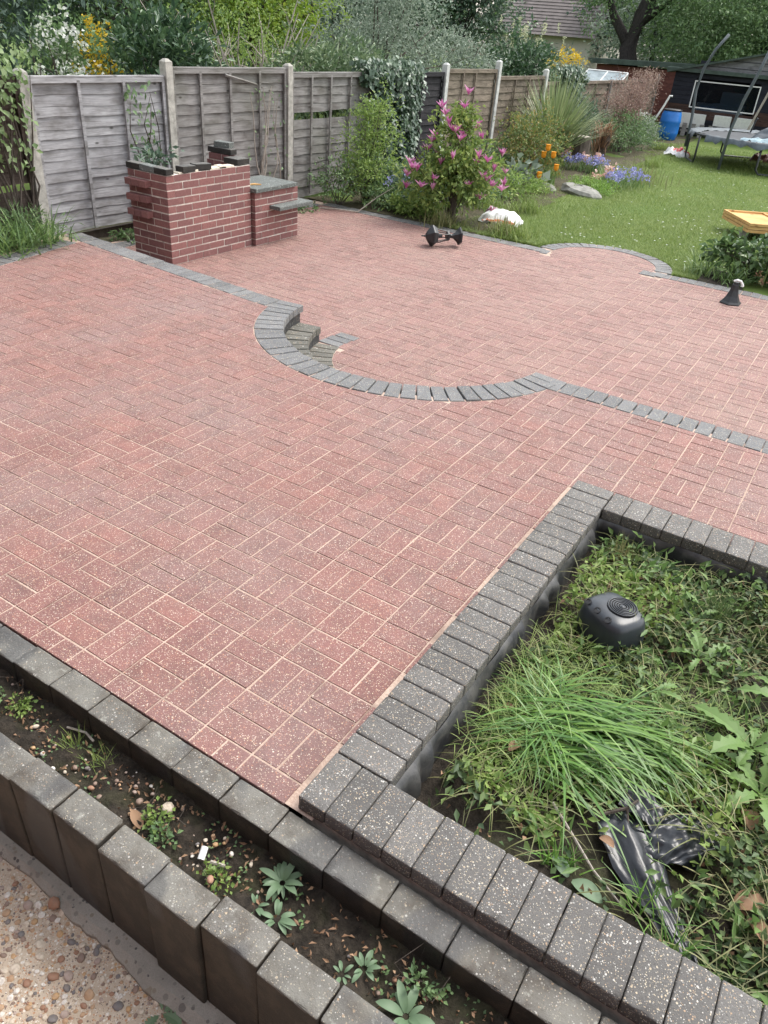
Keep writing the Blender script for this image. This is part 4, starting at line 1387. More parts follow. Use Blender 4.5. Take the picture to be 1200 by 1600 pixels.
# tree stump, rock
sp = empty('tree_stump', (-5.12, 16.35, LZ-.02), 'sawn grey tree stump behind the orange tulips', 'stump')
mb = MB(); n = 20
prof = [(.36, 0), (.31, .10), (.285, .30), (.28, .50), (.275, .51)]
mb.lathe(prof, n)
mb.V = [Vector((v.x*(1+.05*math.sin(5*math.atan2(v.y, v.x))+random.gauss(0, .015)), v.y*(1+.05*math.sin(5*math.atan2(v.y, v.x))), v.z)) for v in mb.V]
mb.build('trunk', m_bark, sp)
mb = MB(); mb.lathe([(.262, .511), (.262, .518), (.01, .521)], 20); mb.build('sawn_face', m_bark_pale, sp)
def rock(name, loc, s, seed, mat, label, rz=0.0):
    rg = np.random.default_rng(seed)
    mb = MB(); mb.lathe([(.2, -.4), (.46, -.25), (.5, .1), (.42, .32), (.2, .42), (.02, .44)], 10)
    mb.V = [Vector((v.x*s[0]*(1+rg.normal()*.09), v.y*s[1]*(1+rg.normal()*.09), v.z*s[2]*(1+rg.normal()*.09))) for v in mb.V]
    o = mb.build(name, mat); o.location = loc; o.rotation_euler = (.06, .08, rz)
    return tag(o, label, 'rock')
m_rock = simple('grey_rock', (.24, .235, .21), .9, .3, var=.4, sc=9, bump=.6)
rock('flat_rock', (-3.45, 12.25, LZ+.03), (.85, .42, .22), 4, m_rock, 'flat grey rock at the lawn edge below green moss', -.35)
rock('border_rock', (-4.0, 12.0, LZ+.03), (.40, .25, .2), 5, m_rock, 'small grey rock beside the orange tulips', -.5)

# ================================================================== PLANTING
G = dict(
    laurel=leaf_mat('laurel_leaf', (.018, .045, .022), (.040, .085, .035), (.075, .13, .055), .2, .38, .5),
    dark=leaf_mat('dark_evergreen_leaf', (.030, .058, .038), (.056, .096, .058), (.085, .13, .08), .25),
    conifer=leaf_mat('conifer_leaf', (.034, .062, .048), (.064, .102, .076), (.10, .14, .105), .25, .6),
    light=leaf_mat('fresh_leaf', (.085, .145, .028), (.14, .21, .045), (.21, .27, .075), .4),
    acer=leaf_mat('lime_leaf', (.11, .19, .022), (.19, .27, .03), (.28, .34, .06), .45),
    mid=leaf_mat('mid_green_leaf', (.042, .085, .030), (.08, .14, .048), (.125, .19, .072), .3),
    olive=leaf_mat('grey_green_leaf', (.09, .125, .09), (.155, .195, .145), (.25, .285, .23), .3),
    pieris=leaf_mat('narrow_leaf', (.045, .085, .035), (.09, .14, .06), (.16, .20, .11), .25, .4, .5),
    ivy=leaf_mat('ivy_leaf', (.022, .045, .028), (.045, .08, .045), (.085, .125, .075), .15, .35, .5),
    creeper=leaf_mat('creeper_leaf', (.06, .11, .03), (.12, .18, .06), (.24, .30, .16), .35),
    magnolia=leaf_mat('magnolia_leaf', (.075, .13, .028), (.14, .20, .045), (.24, .29, .08), .4),
    spirea=leaf_mat('bronze_green_leaf', (.06, .10, .025), (.11, .15, .035), (.22, .15, .04), .35),
    sword=leaf_mat('sword_leaf', (.07, .105, .04), (.14, .18, .075), (.26, .28, .15), .3, .45),
    pink=leaf_mat('pinkish_leaf', (.12, .075, .06), (.19, .125, .10), (.26, .19, .15), .35),
    blossom=leaf_mat('white_blossom', (.62, .64, .60), (.74, .75, .70), (.55, .60, .45), .3),
    yellow=leaf_mat('yellow_blossom', (.62, .42, .02), (.75, .55, .03), (.50, .36, .04), .3),
    cream=leaf_mat('cream_blossom', (.50, .52, .32), (.62, .62, .42), (.40, .46, .25), .3),
    strap=leaf_mat('strap_leaf', (.045, .085, .025), (.08, .14, .035), (.14, .20, .06), .3, .4, .5),
    hyd=leaf_mat('hydrangea_leaf', (.030, .062, .020), (.055, .105, .030), (.10, .16, .05), .25, .42, .5),
    lawn=leaf_mat('grass_blade', (.080, .125, .024), (.13, .185, .038), (.20, .235, .075), .35),
    petal=leaf_mat('magenta_petal', (.42, .07, .26), (.58, .18, .42), (.74, .46, .60), .35),
    blue=leaf_mat('bluebell_petal', (.20, .22, .52), (.32, .33, .64), (.45, .45, .70), .3),
    rose=leaf_mat('pale_pink_petal', (.62, .34, .30), (.70, .46, .38), (.72, .58, .52), .3),
    tulip=leaf_mat('orange_tulip_petal', (.75, .26, .02), (.80, .38, .03), (.82, .52, .05), .35),
    dead=leaf_mat('dead_leaf', (.12, .065, .035), (.19, .11, .06), (.27, .17, .10), .2, .7),
    stem=leaf_mat('pale_weed_stem', (.07, .075, .025), (.12, .13, .045), (.20, .19, .08), .3, .55),
    weed=leaf_mat('weed_leaf', (.024, .048, .016), (.055, .095, .028), (.11, .155, .045), .3, .5),
    clump=leaf_mat('bright_grass_blade', (.028, .085, .008), (.060, .140, .014), (.115, .205, .034), .3, .36, .4),
    sow=leaf_mat('sow_thistle_leaf', (.065, .125, .030), (.095, .165, .040), (.14, .205, .06), .35, .45),
    rosette=leaf_mat('grey_green_rosette', (.055, .095, .050), (.085, .135, .072), (.13, .18, .10), .25, .5),
    moss=leaf_mat('bright_moss', (.09, .17, .025), (.14, .24, .035), (.19, .28, .06), .3),
)

# --- beyond the fence, from left to right
def tree(name, label, base, blobs, n, L, W, mat, bark, r=.12, h=2.0, group='trees and shrubs beyond the fence', nl=10, **kw):
    o = empty(name, base, label, 'tree', group)
    foliage('crown', blobs, n, L, W, mat, o, **kw)
    mb = MB()
    top = Vector((blobs[0][0]*.6, blobs[0][1]*.6, h))
    mb.tube([(0, 0, -.1), (.03, .02, h*.4), top*.85, top], [r*1.25, r, r*.8, r*.6], 9)
    mb.build('trunk', bark, o, True)
    limbs('branches', top*.8, blobs, bark, o, r*.4, nl, 2)
    return o
GZ = -.3
tree('conifer_tree', 'tall dark blue green conifer at the far left corner', (-13.0, 6.5, GZ), [(0, 0, 3.4, 2.2, 2.0, 2.8), (.6, 1.6, 2.6, 1.5, 1.5, 2.2), (-.5, -1.6, 2.8, 1.6, 1.6, 2.4)], 15000, .13, .05, G['conifer'], m_bark_dark, h=3.0, per=20, clump=.3)
tree('conifer_tree', 'dark conifer behind the yellow and white blossom', (-14.0, 12.0, GZ), [(0, 0, 3.2, 2.2, 2.4, 2.8), (.6, 2.0, 2.6, 1.6, 1.8, 2.2), (.4, -2.0, 2.6, 1.6, 1.6, 2.4)], 15000, .14, .05, G['conifer'], m_bark_dark, h=3.0, per=20, clump=.3)
plant('flowering_shrub', 'white blossoming shrub behind the silvered fence panel', 'shrub', (-8.3, 5.55, GZ), [(0, 0, 1.2, .6, .6, .9), (0, .1, 1.7, .35, .38, .5)], 1500, .07, .035, G['mid'], m_bark)
def blossoms(parent, blobs, n, s, mat, name='blossom', per=7, clump=.06, seed=5):
    rg = np.random.default_rng(seed)
    P, O = crown_points(blobs, n, clump, per, .7, rg)
    m = len(P)
    V, F = leaf_arrays(P, unit(rg.normal(size=(m, 3))+O), unit(rg.normal(size=(m, 3))), s*(.6+.7*rg.random(m)), s*.8, .2)
    return obj(name, np_mesh(name, V, F, mat), parent)
w = bpy.data.objects['flowering_shrub']
blossoms(w, [(0, 0, 1.65, .32, .34, .45), (0.1, .15, 1.2, .4, .45, .4)], 900, .055, G['blossom'])
plant('forsythia_bush', 'yellow flowering bush behind the silvered fence panel', 'shrub', (-8.4, 6.15, GZ), [(0, 0, 1.1, .45, .45, .8), (0, 0, 1.65, .25, .25, .45)], 900, .06, .03, G['mid'], m_bark)
w = bpy.data.objects['forsythia_bush']
blossoms(w, [(0, 0, 1.70, .20, .22, .42), (0.1, .1, 1.25, .35, .42, .4)], 1500, .045, G['yellow'], seed=8)
plant('laurel_shrub', 'dark glossy large leaved shrub above the second post', 'shrub', (-8.2, 7.0, GZ), [(0, 0, 1.3, .75, .75, .95), (.1, .3, 1.7, .5, .6, .5)], 2600, .15, .05, G['laurel'], m_bark_dark, clump=.13, per=9, r0=.03)
# many-stemmed pale shrub
tw = empty('bare_branch_shrub', (-8.3, 9.0, GZ), 'tall shrub of bare pale branches with fresh green leaves', 'shrub', 'trees and shrubs beyond the fence')
mb = MB(); rg = random.Random(12)
for k in range(46):
    a = rg.uniform(0, 6.28); l = rg.uniform(1.6, 2.9); s = rg.uniform(.15, .75)
    p0 = Vector((rg.uniform(-.25, .25), rg.uniform(-.35, .35), 0)); d = Vector((math.cos(a)*s*.7, math.sin(a)*s*1.3, 1)).normalized()
    pts = [p0]; 
    for i in range(5):
        d = (d+Vector((rg.uniform(-.16, .16), rg.uniform(-.2, .2), rg.uniform(-.05, .1)))).normalized(); pts.append(pts[-1]+d*l/5)
    mb.tube(pts, [.030, .026, .021, .017, .012, .006], 5)
    for j in (2, 3, 4):
        e = pts[j]+Vector((rg.uniform(-.3, .3), rg.uniform(-.4, .4), rg.uniform(.1, .45))); mb.tube([pts[j], pts[j].lerp(e, .5)+Vector((0, .03, .02)), e], [.009, .006, .003], 4)
mb.build('branches', m_bark_pale, tw)
foliage('leaves', [(-.3, 0, 1.9, .9, 1.25, .9), (-.2, -.7, 1.6, .7, .7, .7), (-.2, .8, 1.7, .7, .7, .8)], 2600, .06, .024, G['light'], tw, clump=.14, per=9, shell=.2)
tree('lime_acer', 'lime green leafy tree behind the pale bare branches', (-11.5, 13.0, GZ), [(0, 0, 2.9, 1.3, 1.4, 1.3), (.4, 1.0, 2.4, 1.0, 1.0, .9), (.2, -1.0, 2.5, 1.0, 1.0, .9)], 10000, .09, .06, G['acer'], m_bark, per=18, clump=.2)
tree('background_tree', 'mid green tree behind the pale branches at the left', (-12.5, 9.5, GZ), [(0, 0, 2.6, 1.6, 1.7, 2.0), (.4, 1.2, 2.2, 1.2, 1.2, 1.5)], 9000, .11, .06, G['mid'], m_bark, per=16, clump=.26)
plant('pieris_bush', 'glossy narrow leaved evergreen leaning over the fence top', 'shrub', (-7.5, 10.3, GZ), [(0, 0, 1.45, .85, 1.25, .60), (.4, .2, 1.5, .6, .9, .4), (.1, -.8, 1.4, .6, .7, .45)], 5200, .12, .032, G['pieris'], m_bark, clump=.12, per=10)
tree('silver_shrub', 'tall grey green olive like shrub above the black panel', (-8.8, 13.6, GZ), [(0, 0, 2.0, 1.2, 1.5, 1.3), (.3, 1.2, 1.7, 1.0, 1.1, .95), (.2, -1.0, 1.6, .9, 1.0, .9), (.2, .3, 2.8, .8, 1.0, .7)], 13000, .075, .026, G['olive'], m_bark, per=16, clump=.17, h=1.4, r=.07)
tree('silver_shrub', 'grey green shrub right of the tall silvery one', (-8.6, 16.6, GZ), [(0, 0, 1.5, .9, 1.2, .9), (.2, .8, 1.3, .7, .9, .7)], 6500, .075, .028, G['olive'], m_bark, per=16, clump=.16, h=1.0, r=.06)
tree('background_tree', 'dark tree behind the tall silvery shrub', (-13.5, 19.0, GZ), [(0, 0, 3.0, 2.0, 2.4, 2.4), (.4, 2.0, 2.4, 1.6, 1.6, 1.8), (.4, -2.2, 2.6, 1.6, 1.6, 2.0)], 11000, .14, .07, G['dark'], m_bark_dark, per=16, clump=.32, h=2.4)
plant('cherry_laurel', 'laurel with upright cream flower spikes below grey roof', 'shrub', (-8.4, 20.0, GZ), [(0, 0, 1.45, .95, 1.3, 1.0), (0, .9, 1.2, .8, .9, .8)], 4200, .15, .055, G['laurel'], m_bark_dark, clump=.16, per=9)
w = bpy.data.objects['cherry_laurel']
rg = np.random.default_rng(30)
tips = [(rg.uniform(-.5, .7), rg.uniform(-1.0, 1.3), rg.uniform(1.9, 2.5)) for _ in range(26)]
for t_ in tips:
    P = np.array(t_)+np.c_[rg.normal(size=(26, 2))*.018, rg.uniform(0, .2, 26)]
    V, F = leaf_arrays(P, rand_dirs(26, .5, rg), rand_dirs(26, 0, rg), .035, .03); obj('flower_spike', np_mesh('flower_spike', V, F, G['cream']), w)
plant('yellow_shrub', 'shrub with pale yellow flowers before the leaning tree trunk', 'shrub', (-8.3, 22.8, GZ), [(0, 0, 1.2, .8, 1.0, .8), (.1, .4, 1.5, .5, .7, .4)], 2600, .07, .03, G['olive'], m_bark_red, clump=.13)
blossoms(bpy.data.objects['yellow_shrub'], [(0.1, 0, 1.75, .5, .7, .3)], 700, .06, G['yellow'], seed=31)
# the big tree with a dark leaning trunk
bt = empty('garden_tree', (-8.6, 31.0, GZ), 'large tree with dark leaning trunk behind the red shed', 'tree', 'trees and shrubs beyond the fence')
mb = MB(); mb.tube([(0, 0, -.2), (-.05, 0, 1.2), (-.35, .0, 2.2), (-.1, 0, 3.2), (.3, .2, 4.6)], [.42, .36, .32, .28, .2], 10); mb.tube([(-.3, 0, 2.2), (-1.2, .2, 3.2), (-1.8, .2, 4.4)], [.2, .15, .08], 8); mb.tube([(-.1, 0, 3.0), (1.0, -.2, 3.9), (2.0, -.4, 4.8)], [.18, .12, .06], 8)
mb.build('trunk', m_bark_dark, bt, True)
foliage('crown', [(-1.7, 0, 4.0, 1.2, 1.4, 1.5), (2.2, -.3, 3.6, 1.8, 1.6, 1.4), (0, -.2, 5.0, 2.0, 1.6, 1.4), (3.6, .2, 2.7, 1.6, 1.4, 1.3), (1.2, .8, 3.2, 1.8, 1.4, 1.5)], 15000, .13, .06, G['mid'], bt, clump=.28, per=16)
for i, (x, y, c, lab) in enumerate(((-4.4, 33.0, 'mid', 'blue green tree behind the shed roof left side'), (-.8, 32.5, 'dark', 'dark tree behind the shed at the right edge'), (-9.8, 37.5, 'olive', 'pale tree left of the dark leaning trunk'), (-7.0, 37.0, 'mid', 'distant green tree right behind the leaning trunk'), (-17.0, 33.0, 'dark', 'dark tree beside the distant grey roof'), (3.0, 33.0, 'mid', 'green tree beyond the far right corner'))):
    tree('background_tree', lab, (x, y, GZ), [(0, 0, 3.4, 2.0, 1.8, 2.4), (1.4, .2, 2.6, 1.5, 1.4, 1.8), (-1.4, -.2, 2.8, 1.5, 1.4, 1.9), (.2, 0, 5.2, 1.6, 1.4, 1.6)], 8500, .16, .085, G[c], m_bark_dark, per=14, clump=.34, h=2.6)
for i in range(7):
    x, y = -23+i*4.4+random.uniform(-1, 1), 41+random.uniform(-2, 3)+ (4 if i > 1 else -8)
    if -22 < x < -14 and y > 36: continue
    tree('distant_tree', ['far dark tree at the left of the skyline row', 'second far tree of the skyline row', 'third far tree of the skyline row', 'fourth far tree of the skyline row', 'fifth far tree of the skyline row', 'sixth far tree of the skyline row', 'last far tree at the right of the skyline row'][i], (x, y, GZ), [(0, 0, 4.2, 2.6, 2.0, 3.0), (1.6, 0, 3.0, 2.0, 1.6, 2.4), (-1.6, 0, 3.2, 2.0, 1.6, 2.4), (0, 0, 6.6, 2.0, 1.6, 1.8)], 5500, .26, .15, G[['dark', 'mid', 'conifer'][i % 3]], m_bark_dark, per=12, clump=.45, h=3.0, group='skyline trees')
for i, (x, y) in enumerate(((-19.5, 9.0), (-20.0, 16.0), (-19.0, 23.5))):
    tree('distant_tree', ['far conifer behind the white blossom', 'far conifer behind the lime green tree', 'far conifer left of the grey roof'][i], (x, y, GZ), [(0, 0, 3.6, 2.0, 3.2, 3.2), (0, 2.6, 3.0, 1.8, 2.2, 2.6), (0, -2.6, 3.0, 1.8, 2.2, 2.6)], 8000, .26, .12, G['conifer'], m_bark_dark, per=14, clump=.45, h=3.0, group='skyline trees')

# --- distant house, red shed and glasshouse
dh = empty('distant_house', (-18.9, 46.0, GZ), 'distant house with grey brown tiled roof above the trees', 'house')
m_tile = simple('grey_brown_tiles', (.15, .13, .125), .85, .3, var=.25, sc=3)
mb = MB(); mb.box((0, 3, 0), (6.4, 6.0, 2.55)); mb.build('wall', simple('rendered_wall', (.42, .39, .35), .9, .3, var=.1), dh)
rows = 16
b = MB(); b.box((0, 0, 0), (7.0, .30, .03)); me = b.mesh('tile_course', m_tile)
for k in range(rows):
    f = k/rows; obj('tile_course', me, dh, (0, -.3+f*3.4, 2.50+f*2.6), (R(30), 0, 0))
V = [(-3.5, -.36, 2.46), (3.5, -.36, 2.46), (3.5, 3.1, 5.12), (-3.5, 3.1, 5.12), (3.5, 6.4, 2.46), (-3.5, 6.4, 2.46)]
obj('roof', py_mesh('roof', V, [(0, 1, 2, 3), (3, 2, 4, 5)], m_tile), dh)
rs = empty('red_shed', (-8.0, 30.0, GZ), 'low red brown shed with dark roof behind the fence', 'shed')
b = MB(); b.box((0, 0, 0), (3.3, .03, .13)); me = b.mesh('board', m_shed_red)
for k in range(12): obj('board', me, rs, (0, -.006*(k % 2), k*.138))
mb = MB(); mb.box((0, 1.0, 0), (3.28, 1.9, 1.64)); mb.build('body', m_shed_red, rs)
mb = MB(); mb.box((0, 1.0, 1.70), (3.7, 2.5, .16), Matrix.Rotation(R(-1.5), 4, 'Y'), .02); mb.build('roof', m_roof_felt, rs)
mb = MB(); mb.box((.45, -.02, 1.0), (.55, .03, .32)); mb.build('window', m_glass_dark, rs)
gh = empty('glasshouse', (-8.35, 26.9, GZ-.22), 'small glass roofed cold frame in front of red shed', 'cold frame')
mb = MB()
for x in (-.7, 0, .7): mb.tube([(x, -.5, 1.28), (x, .5, 1.72)], .025, 4)
mb.tube([(-.7, -.5, 1.28), (.7, -.5, 1.28)], .025, 4); mb.tube([(-.7, .5, 1.72), (.7, .5, 1.72)], .025, 4)
for x in (-.7, .7):
    for y in (-.5, .5): mb.tube([(x, y, 0), (x, y, 1.28+.22*(y+.5)*2)], .03, 4)
mb.build('frame', m_white, gh)
m_pane = simple('milky_glass', (.30, .35, .37), .25, .6, var=.3, sc=4)
for x in (-.35, .35): obj('pane', py_mesh('pane', [(x-.33, -.49, 1.275), (x+.33, -.49, 1.275), (x+.33, .49, 1.707), (x-.33, .49, 1.707), (x-.33, -.49, 1.268), (x+.33, -.49, 1.268), (x+.33, .49, 1.70), (x-.33, .49, 1.70)], [(0, 1, 2, 3), (4, 7, 6, 5), (0, 4, 5, 1), (1, 5, 6, 2), (2, 6, 7, 3), (3, 7, 4, 0)], m_pane), gh)

# --- along the fence
def wall_climber(name, label, cat, y0, y1, z0, z1, n, L, W, mat, bark, thick=.22, x=FX+.05, stems=10, taper=None, seed=3, hang=.7, over=.25):
    rg = np.random.default_rng(seed)
    o = empty(name, (x, (y0+y1)/2, LZ), label, cat)
    w = (y1-y0)/2
    u = rg.uniform(-1, 1, n); v = rg.random(n)
    if taper is not None:
        k = rg.random(n) < taper(u, v); u, v = u[k], v[k]
    m = len(u)
    lump = .5+.5*np.sin(u*5+v*9)*np.sin(u*9-v*6+1)
    P = np.c_[rg.random(m)**1.5*thick*(.35+.65*lump)*(1-.3*np.abs(u)), u*w+rg.normal(size=m)*.03, z0-LZ+v*(z1-z0)+rg.normal(size=m)*.03]
    ov = v > .93
    P[ov, 0] -= rg.random(ov.sum())*over
    D = unit(np.c_[rg.normal(size=m)*.4+.25, rg.normal(size=m)*.5, -hang+rg.normal(size=m)*.4])
    N = unit(np.c_[np.ones(m)*.9, rg.normal(size=m)*.35, .5+rg.normal(size=m)*.3])
    V, F = leaf_arrays(P, D, N, L*(.6+.8*rg.random(m)), W*(.6+.8*rg.random(m)), .12)
    obj('leaves', np_mesh('leaves', V, F, mat), o)
    mb = MB(); r2 = random.Random(seed)
    for k in range(stems):
        yy = r2.uniform(-w, w)*.6; pts = [(r2.uniform(.0, .04), yy*.6, 0)]
        for i in range(5): pts.append((r2.uniform(.0, .06), pts[-1][1]+r2.uniform(-.12, .12), (i+1)/5*(z1-LZ)*r2.uniform(.85, .95)))
        mb.tube(pts, [.014, .012, .010, .008, .006, .003], 5)
    mb.build('stems', bark, o)
    return o
wall_climber('ivy', 'thick dark ivy cascading over the fence between panels', 'ivy', 9.15, 10.75, .0, 1.52, 7200, .075, .07, G['ivy'], m_bark, .34, taper=lambda u, v: np.where(v > .8, 1.0, np.where(np.abs(u-.15) < .75, 1.0, .12)))
wall_climber('ivy', 'small ivy clump capping the fence beside spiky plant', 'ivy', 17.2, 18.5, .5, 1.5, 2400, .08, .07, G['ivy'], m_bark, .35, seed=4)
wall_climber('leafy_creeper', 'pale leafy creeper over the post at far left', 'creeper', 2.75, 3.62, .55, 1.60, 850, .06, .045, G['creeper'], m_bark, .24, seed=5, taper=lambda u, v: np.where(u > .55, (v > .8)*.6, np.where(v > .5, .9, .35)))
wall_climber('climbing_rose', 'thin rose stems climbing the silvered fence panel', 'climber', 4.62, 5.02, .62, 1.28, 60, .07, .035, G['mid'], m_bark, .10, seed=6, stems=4, over=0)
wall_climber('bare_vine', 'leafless brown vine climbing near the slab shelves', 'climber', 6.6, 7.35, -.1, 1.3, 60, .05, .025, G['mid'], m_bark_pale, .08, seed=7, stems=7, over=0)
wall_climber('pink_bramble', 'reddish twiggy bramble along the fence top before shed', 'bramble', 22.6, 25.6, .95, 1.45, 900, .09, .02, G['pink'], m_bark_red, .3, seed=8, stems=14)
plant('rose_shrub', 'small leafy sprig growing behind the brick barbecue', 'shrub', (-5.62, 4.55, LZ), [(0, 0, .86, .13, .20, .16)], 90, .10, .04, G['dark'], m_bark, r0=.010, nl=5, clump=.06, per=6)
plant('yellow_green_shrub', 'loose yellow green shrub left of the hanging ivy', 'shrub', (-5.45, 8.45, LZ), [(0, 0, .75, .38, .48, .55), (.05, .1, 1.2, .26, .34, .3), (.1, -.25, .45, .35, .40, .3)], 3600, .05, .022, G['light'], m_bark, r0=.012, nl=14, clump=.09, per=9, shell=.3)
plant('arching_shrub', 'low arching green shrub beside the slab shelf', 'shrub', (-5.6, 7.95, LZ), [(0, -.1, .35, .30, .4, .28), (.2, .35, .3, .3, .4, .25)], 1000, .055, .024, G['mid'], m_bark, r0=.010, nl=8, clump=.08, per=8)
for i, (x, y, rx, h, c, lab) in enumerate(((-5.0, 8.35, .45, .30, 'mid', 'low weedy plant under the yellow green shrub'), (-4.75, 8.6, .42, .42, 'dark', 'dark low plant with bluebells before the ivy'), (-5.5, 9.4, .5, .45, 'mid', 'leafy undergrowth at the foot of the ivy'),
                                           (-4.5, 9.6, .55, .45, 'mid', 'green undergrowth behind the magnolia'), (-4.55, 8.25, .35, .22, 'light', 'light green weeds at the patio edge'), (-5.2, 10.8, .6, .5, 'dark', 'dark undergrowth before the black panel'),
                                           (-4.2, 10.6, .6, .4, 'light', 'fresh green weeds behind the magnolia right side'), (-5.3, 12.2, .6, .6, 'mid', 'bushy undergrowth before the brown panel'))):
    plant('undergrowth', lab, 'plant', (x, y, LZ), [(0, 0, h*.5, rx, rx, h*.6), (rx*.4, rx*.3, h*.45, rx*.7, rx*.7, h*.5)], 1500, .06, .024, G[c], m_bark, 'undergrowth along the fence', .008, 6, clump=.09, per=9)
blossoms(bpy.data.objects['undergrowth.001'], [(0, -.2, .42, .35, .4, .15)], 60, .035, G['blue'], 'flower', per=5, clump=.03)

# magnolia with pink flowers
mg = plant('magnolia_shrub', 'magnolia shrub with magenta pink flowers at patio edge', 'shrub', (-3.95, 8.32, LZ), [(0, 0, .62, .50, .52, .50), (-.1, .05, 1.05, .30, .34, .36), (.25, .3, .55, .36, .40, .35), (-.28, -.3, .5, .34, .36, .33), (.03, .05, 1.36, .12, .15, .18)], 4600, .075, .036, G['magnolia'], m_bark, None, .012, 22, clump=.07, per=7, shell=.35, upn=.5)
rg = np.random.default_rng(41)
fl = []
for i in range(44):
    b = [(0, 0, .65, .52, .55, .5), (-.1, .05, 1.05, .32, .36, .4), (.28, .3, .55, .38, .42, .35), (-.3, -.3, .5, .36, .38, .34)][i % 4]
    d = unit(rand_dirs(1, .25, rg)[0]+np.array([.30, -.55, .1]))
    c = np.array(b[:3])+d*np.array(b[3:])*rg.uniform(.85, 1.05)
    if i == 0: c = np.array((.03, .05, 1.56))
    if i == 1: c = np.array((-.25, -.1, 1.38))
    k = 7
    a = np.arange(k)*2*math.pi/k+rg.uniform(0, 6)
    sp = rg.uniform(.25, .9)
    D = unit(np.c_[np.cos(a)*sp, np.sin(a)*sp, np.ones(k)*.9]+rg.normal(size=(k, 3))*.12)
    V, F = leaf_arrays(np.repeat(c[None], k, 0), D, np.c_[-np.cos(a), -np.sin(a), np.ones(k)*.6], .120*(.8+.4*rg.random(k)), .042)
    obj('flower', np_mesh('flower', V, F, G['petal']), mg)
mb = MB(); mb.tube([(0, 0, 0), (.01, 0, .12), (-.02, .02, .42)], [.075, .06, .035], 9); mb.build('trunk', m_bark, mg)

plant('bronze_spirea', 'rounded green bush with orange young tips behind magnolia', 'shrub', (-4.75, 12.7, LZ), [(0, 0, .58, .66, .78, .55), (.2, -.2, .45, .55, .6, .42), (-.1, .3, .72, .45, .5, .35)], 5600, .055, .026, G['spirea'], m_bark_red, r0=.014, nl=14, clump=.10, per=10)
# spiky plant
def sword_plant(name, label, base, n, L, W, seed, spread=1.0):
    rg = np.random.default_rng(seed)
    o = empty(name, base, label, 'plant')
    a = rg.uniform(0, 6.28, n); s = rg.uniform(.05, 1.0, n)*spread
    D = unit(np.c_[np.cos(a)*s, np.sin(a)*s, 1.0+0*s])
    P = np.c_[np.cos(a)*.06, np.sin(a)*.06, rg.uniform(.0, .35, n)]
    V, F = blade_arrays(P, D, L*rg.uniform(.65, 1.05, n), W, rg.uniform(.1, .75, n)*np.minimum(1, s+.1), 5)
    obj('leaves', np_mesh('leaves', V, F, G['sword']), o)
    mb = MB(); mb.lathe([(.10, -.05), (.09, .1), (.07, .35), (.02, .42)], 9); mb.build('stem', m_bark, o)
    return o
sword_plant('spiky_cordyline', 'large spiky plant with fountain of narrow leaves', (-5.3, 15.3, LZ), 620, 1.6, .050, 50, 1.3)
plant('pink_twiggy_shrub', 'pinkish brown twiggy shrub before the far fence', 'shrub', (-5.35, 20.2, LZ), [(0, 0, .95, .65, 1.1, .7), (.1, -.6, .8, .5, .7, .6), (.1, .5, 1.2, .45, .8, .5)], 5200, .05, .022, G['pink'], m_bark_red, r0=.012, nl=34, clump=.13, per=10, shell=.2, twigs=4)
plant('green_border_shrub', 'broad green shrub below the pinkish twiggy one', 'shrub', (-4.95, 19.0, LZ), [(0, 0, .42, .65, 1.0, .45), (-.3, .9, .5, .5, .8, .45), (.2, 1.2, .35, .5, .7, .35)], 4800, .06, .026, G['mid'], m_bark, clump=.12, per=10)
plant('dark_border_shrub', 'dark green shrub behind the tree stump', 'shrub', (-5.7, 17.6, LZ), [(0, 0, .5, .45, .8, .5), (0, .8, .55, .4, .7, .5)], 3000, .07, .03, G['dark'], m_bark_dark, clump=.12, per=10)
plant('white_flowered_plant', 'grey green plant with white flowers beside blue barrel', 'plant', (-5.35, 22.3, LZ), [(0, 0, .3, .4, .7, .32), (.2, -.7, .2, .4, .6, .22)], 1600, .07, .03, G['olive'], m_bark, clump=.10)
blossoms(bpy.data.objects['white_flowered_plant'], [(-.1, .2, .55, .2, .3, .2)], 120, .06, G['blossom'], 'flower', seed=33)
wf = empty('withered_fern', (-4.95, 17.6, LZ), 'brown withered fern trunk right of the stump', 'fern')
rg = np.random.default_rng(51); n = 160; a = rg.uniform(0, 6.28, n)
V, F = blade_arrays(np.c_[rg.normal(size=(n, 2))*.08, rg.uniform(0, .5, n)], unit(np.c_[np.cos(a)*.5, np.sin(a)*.5, 1+0*a]), rg.uniform(.3, .55, n), .03, rg.uniform(.4, 1.8, n), 4)
obj('fronds', np_mesh('fronds', V, F, G['dead']), wf)
mb = MB(); mb.tube([(0, 0, 0), (.05, .05, .35), (.12, .1, .55)], [.13, .11, .06], 8); mb.build('trunk', m_bark, wf)

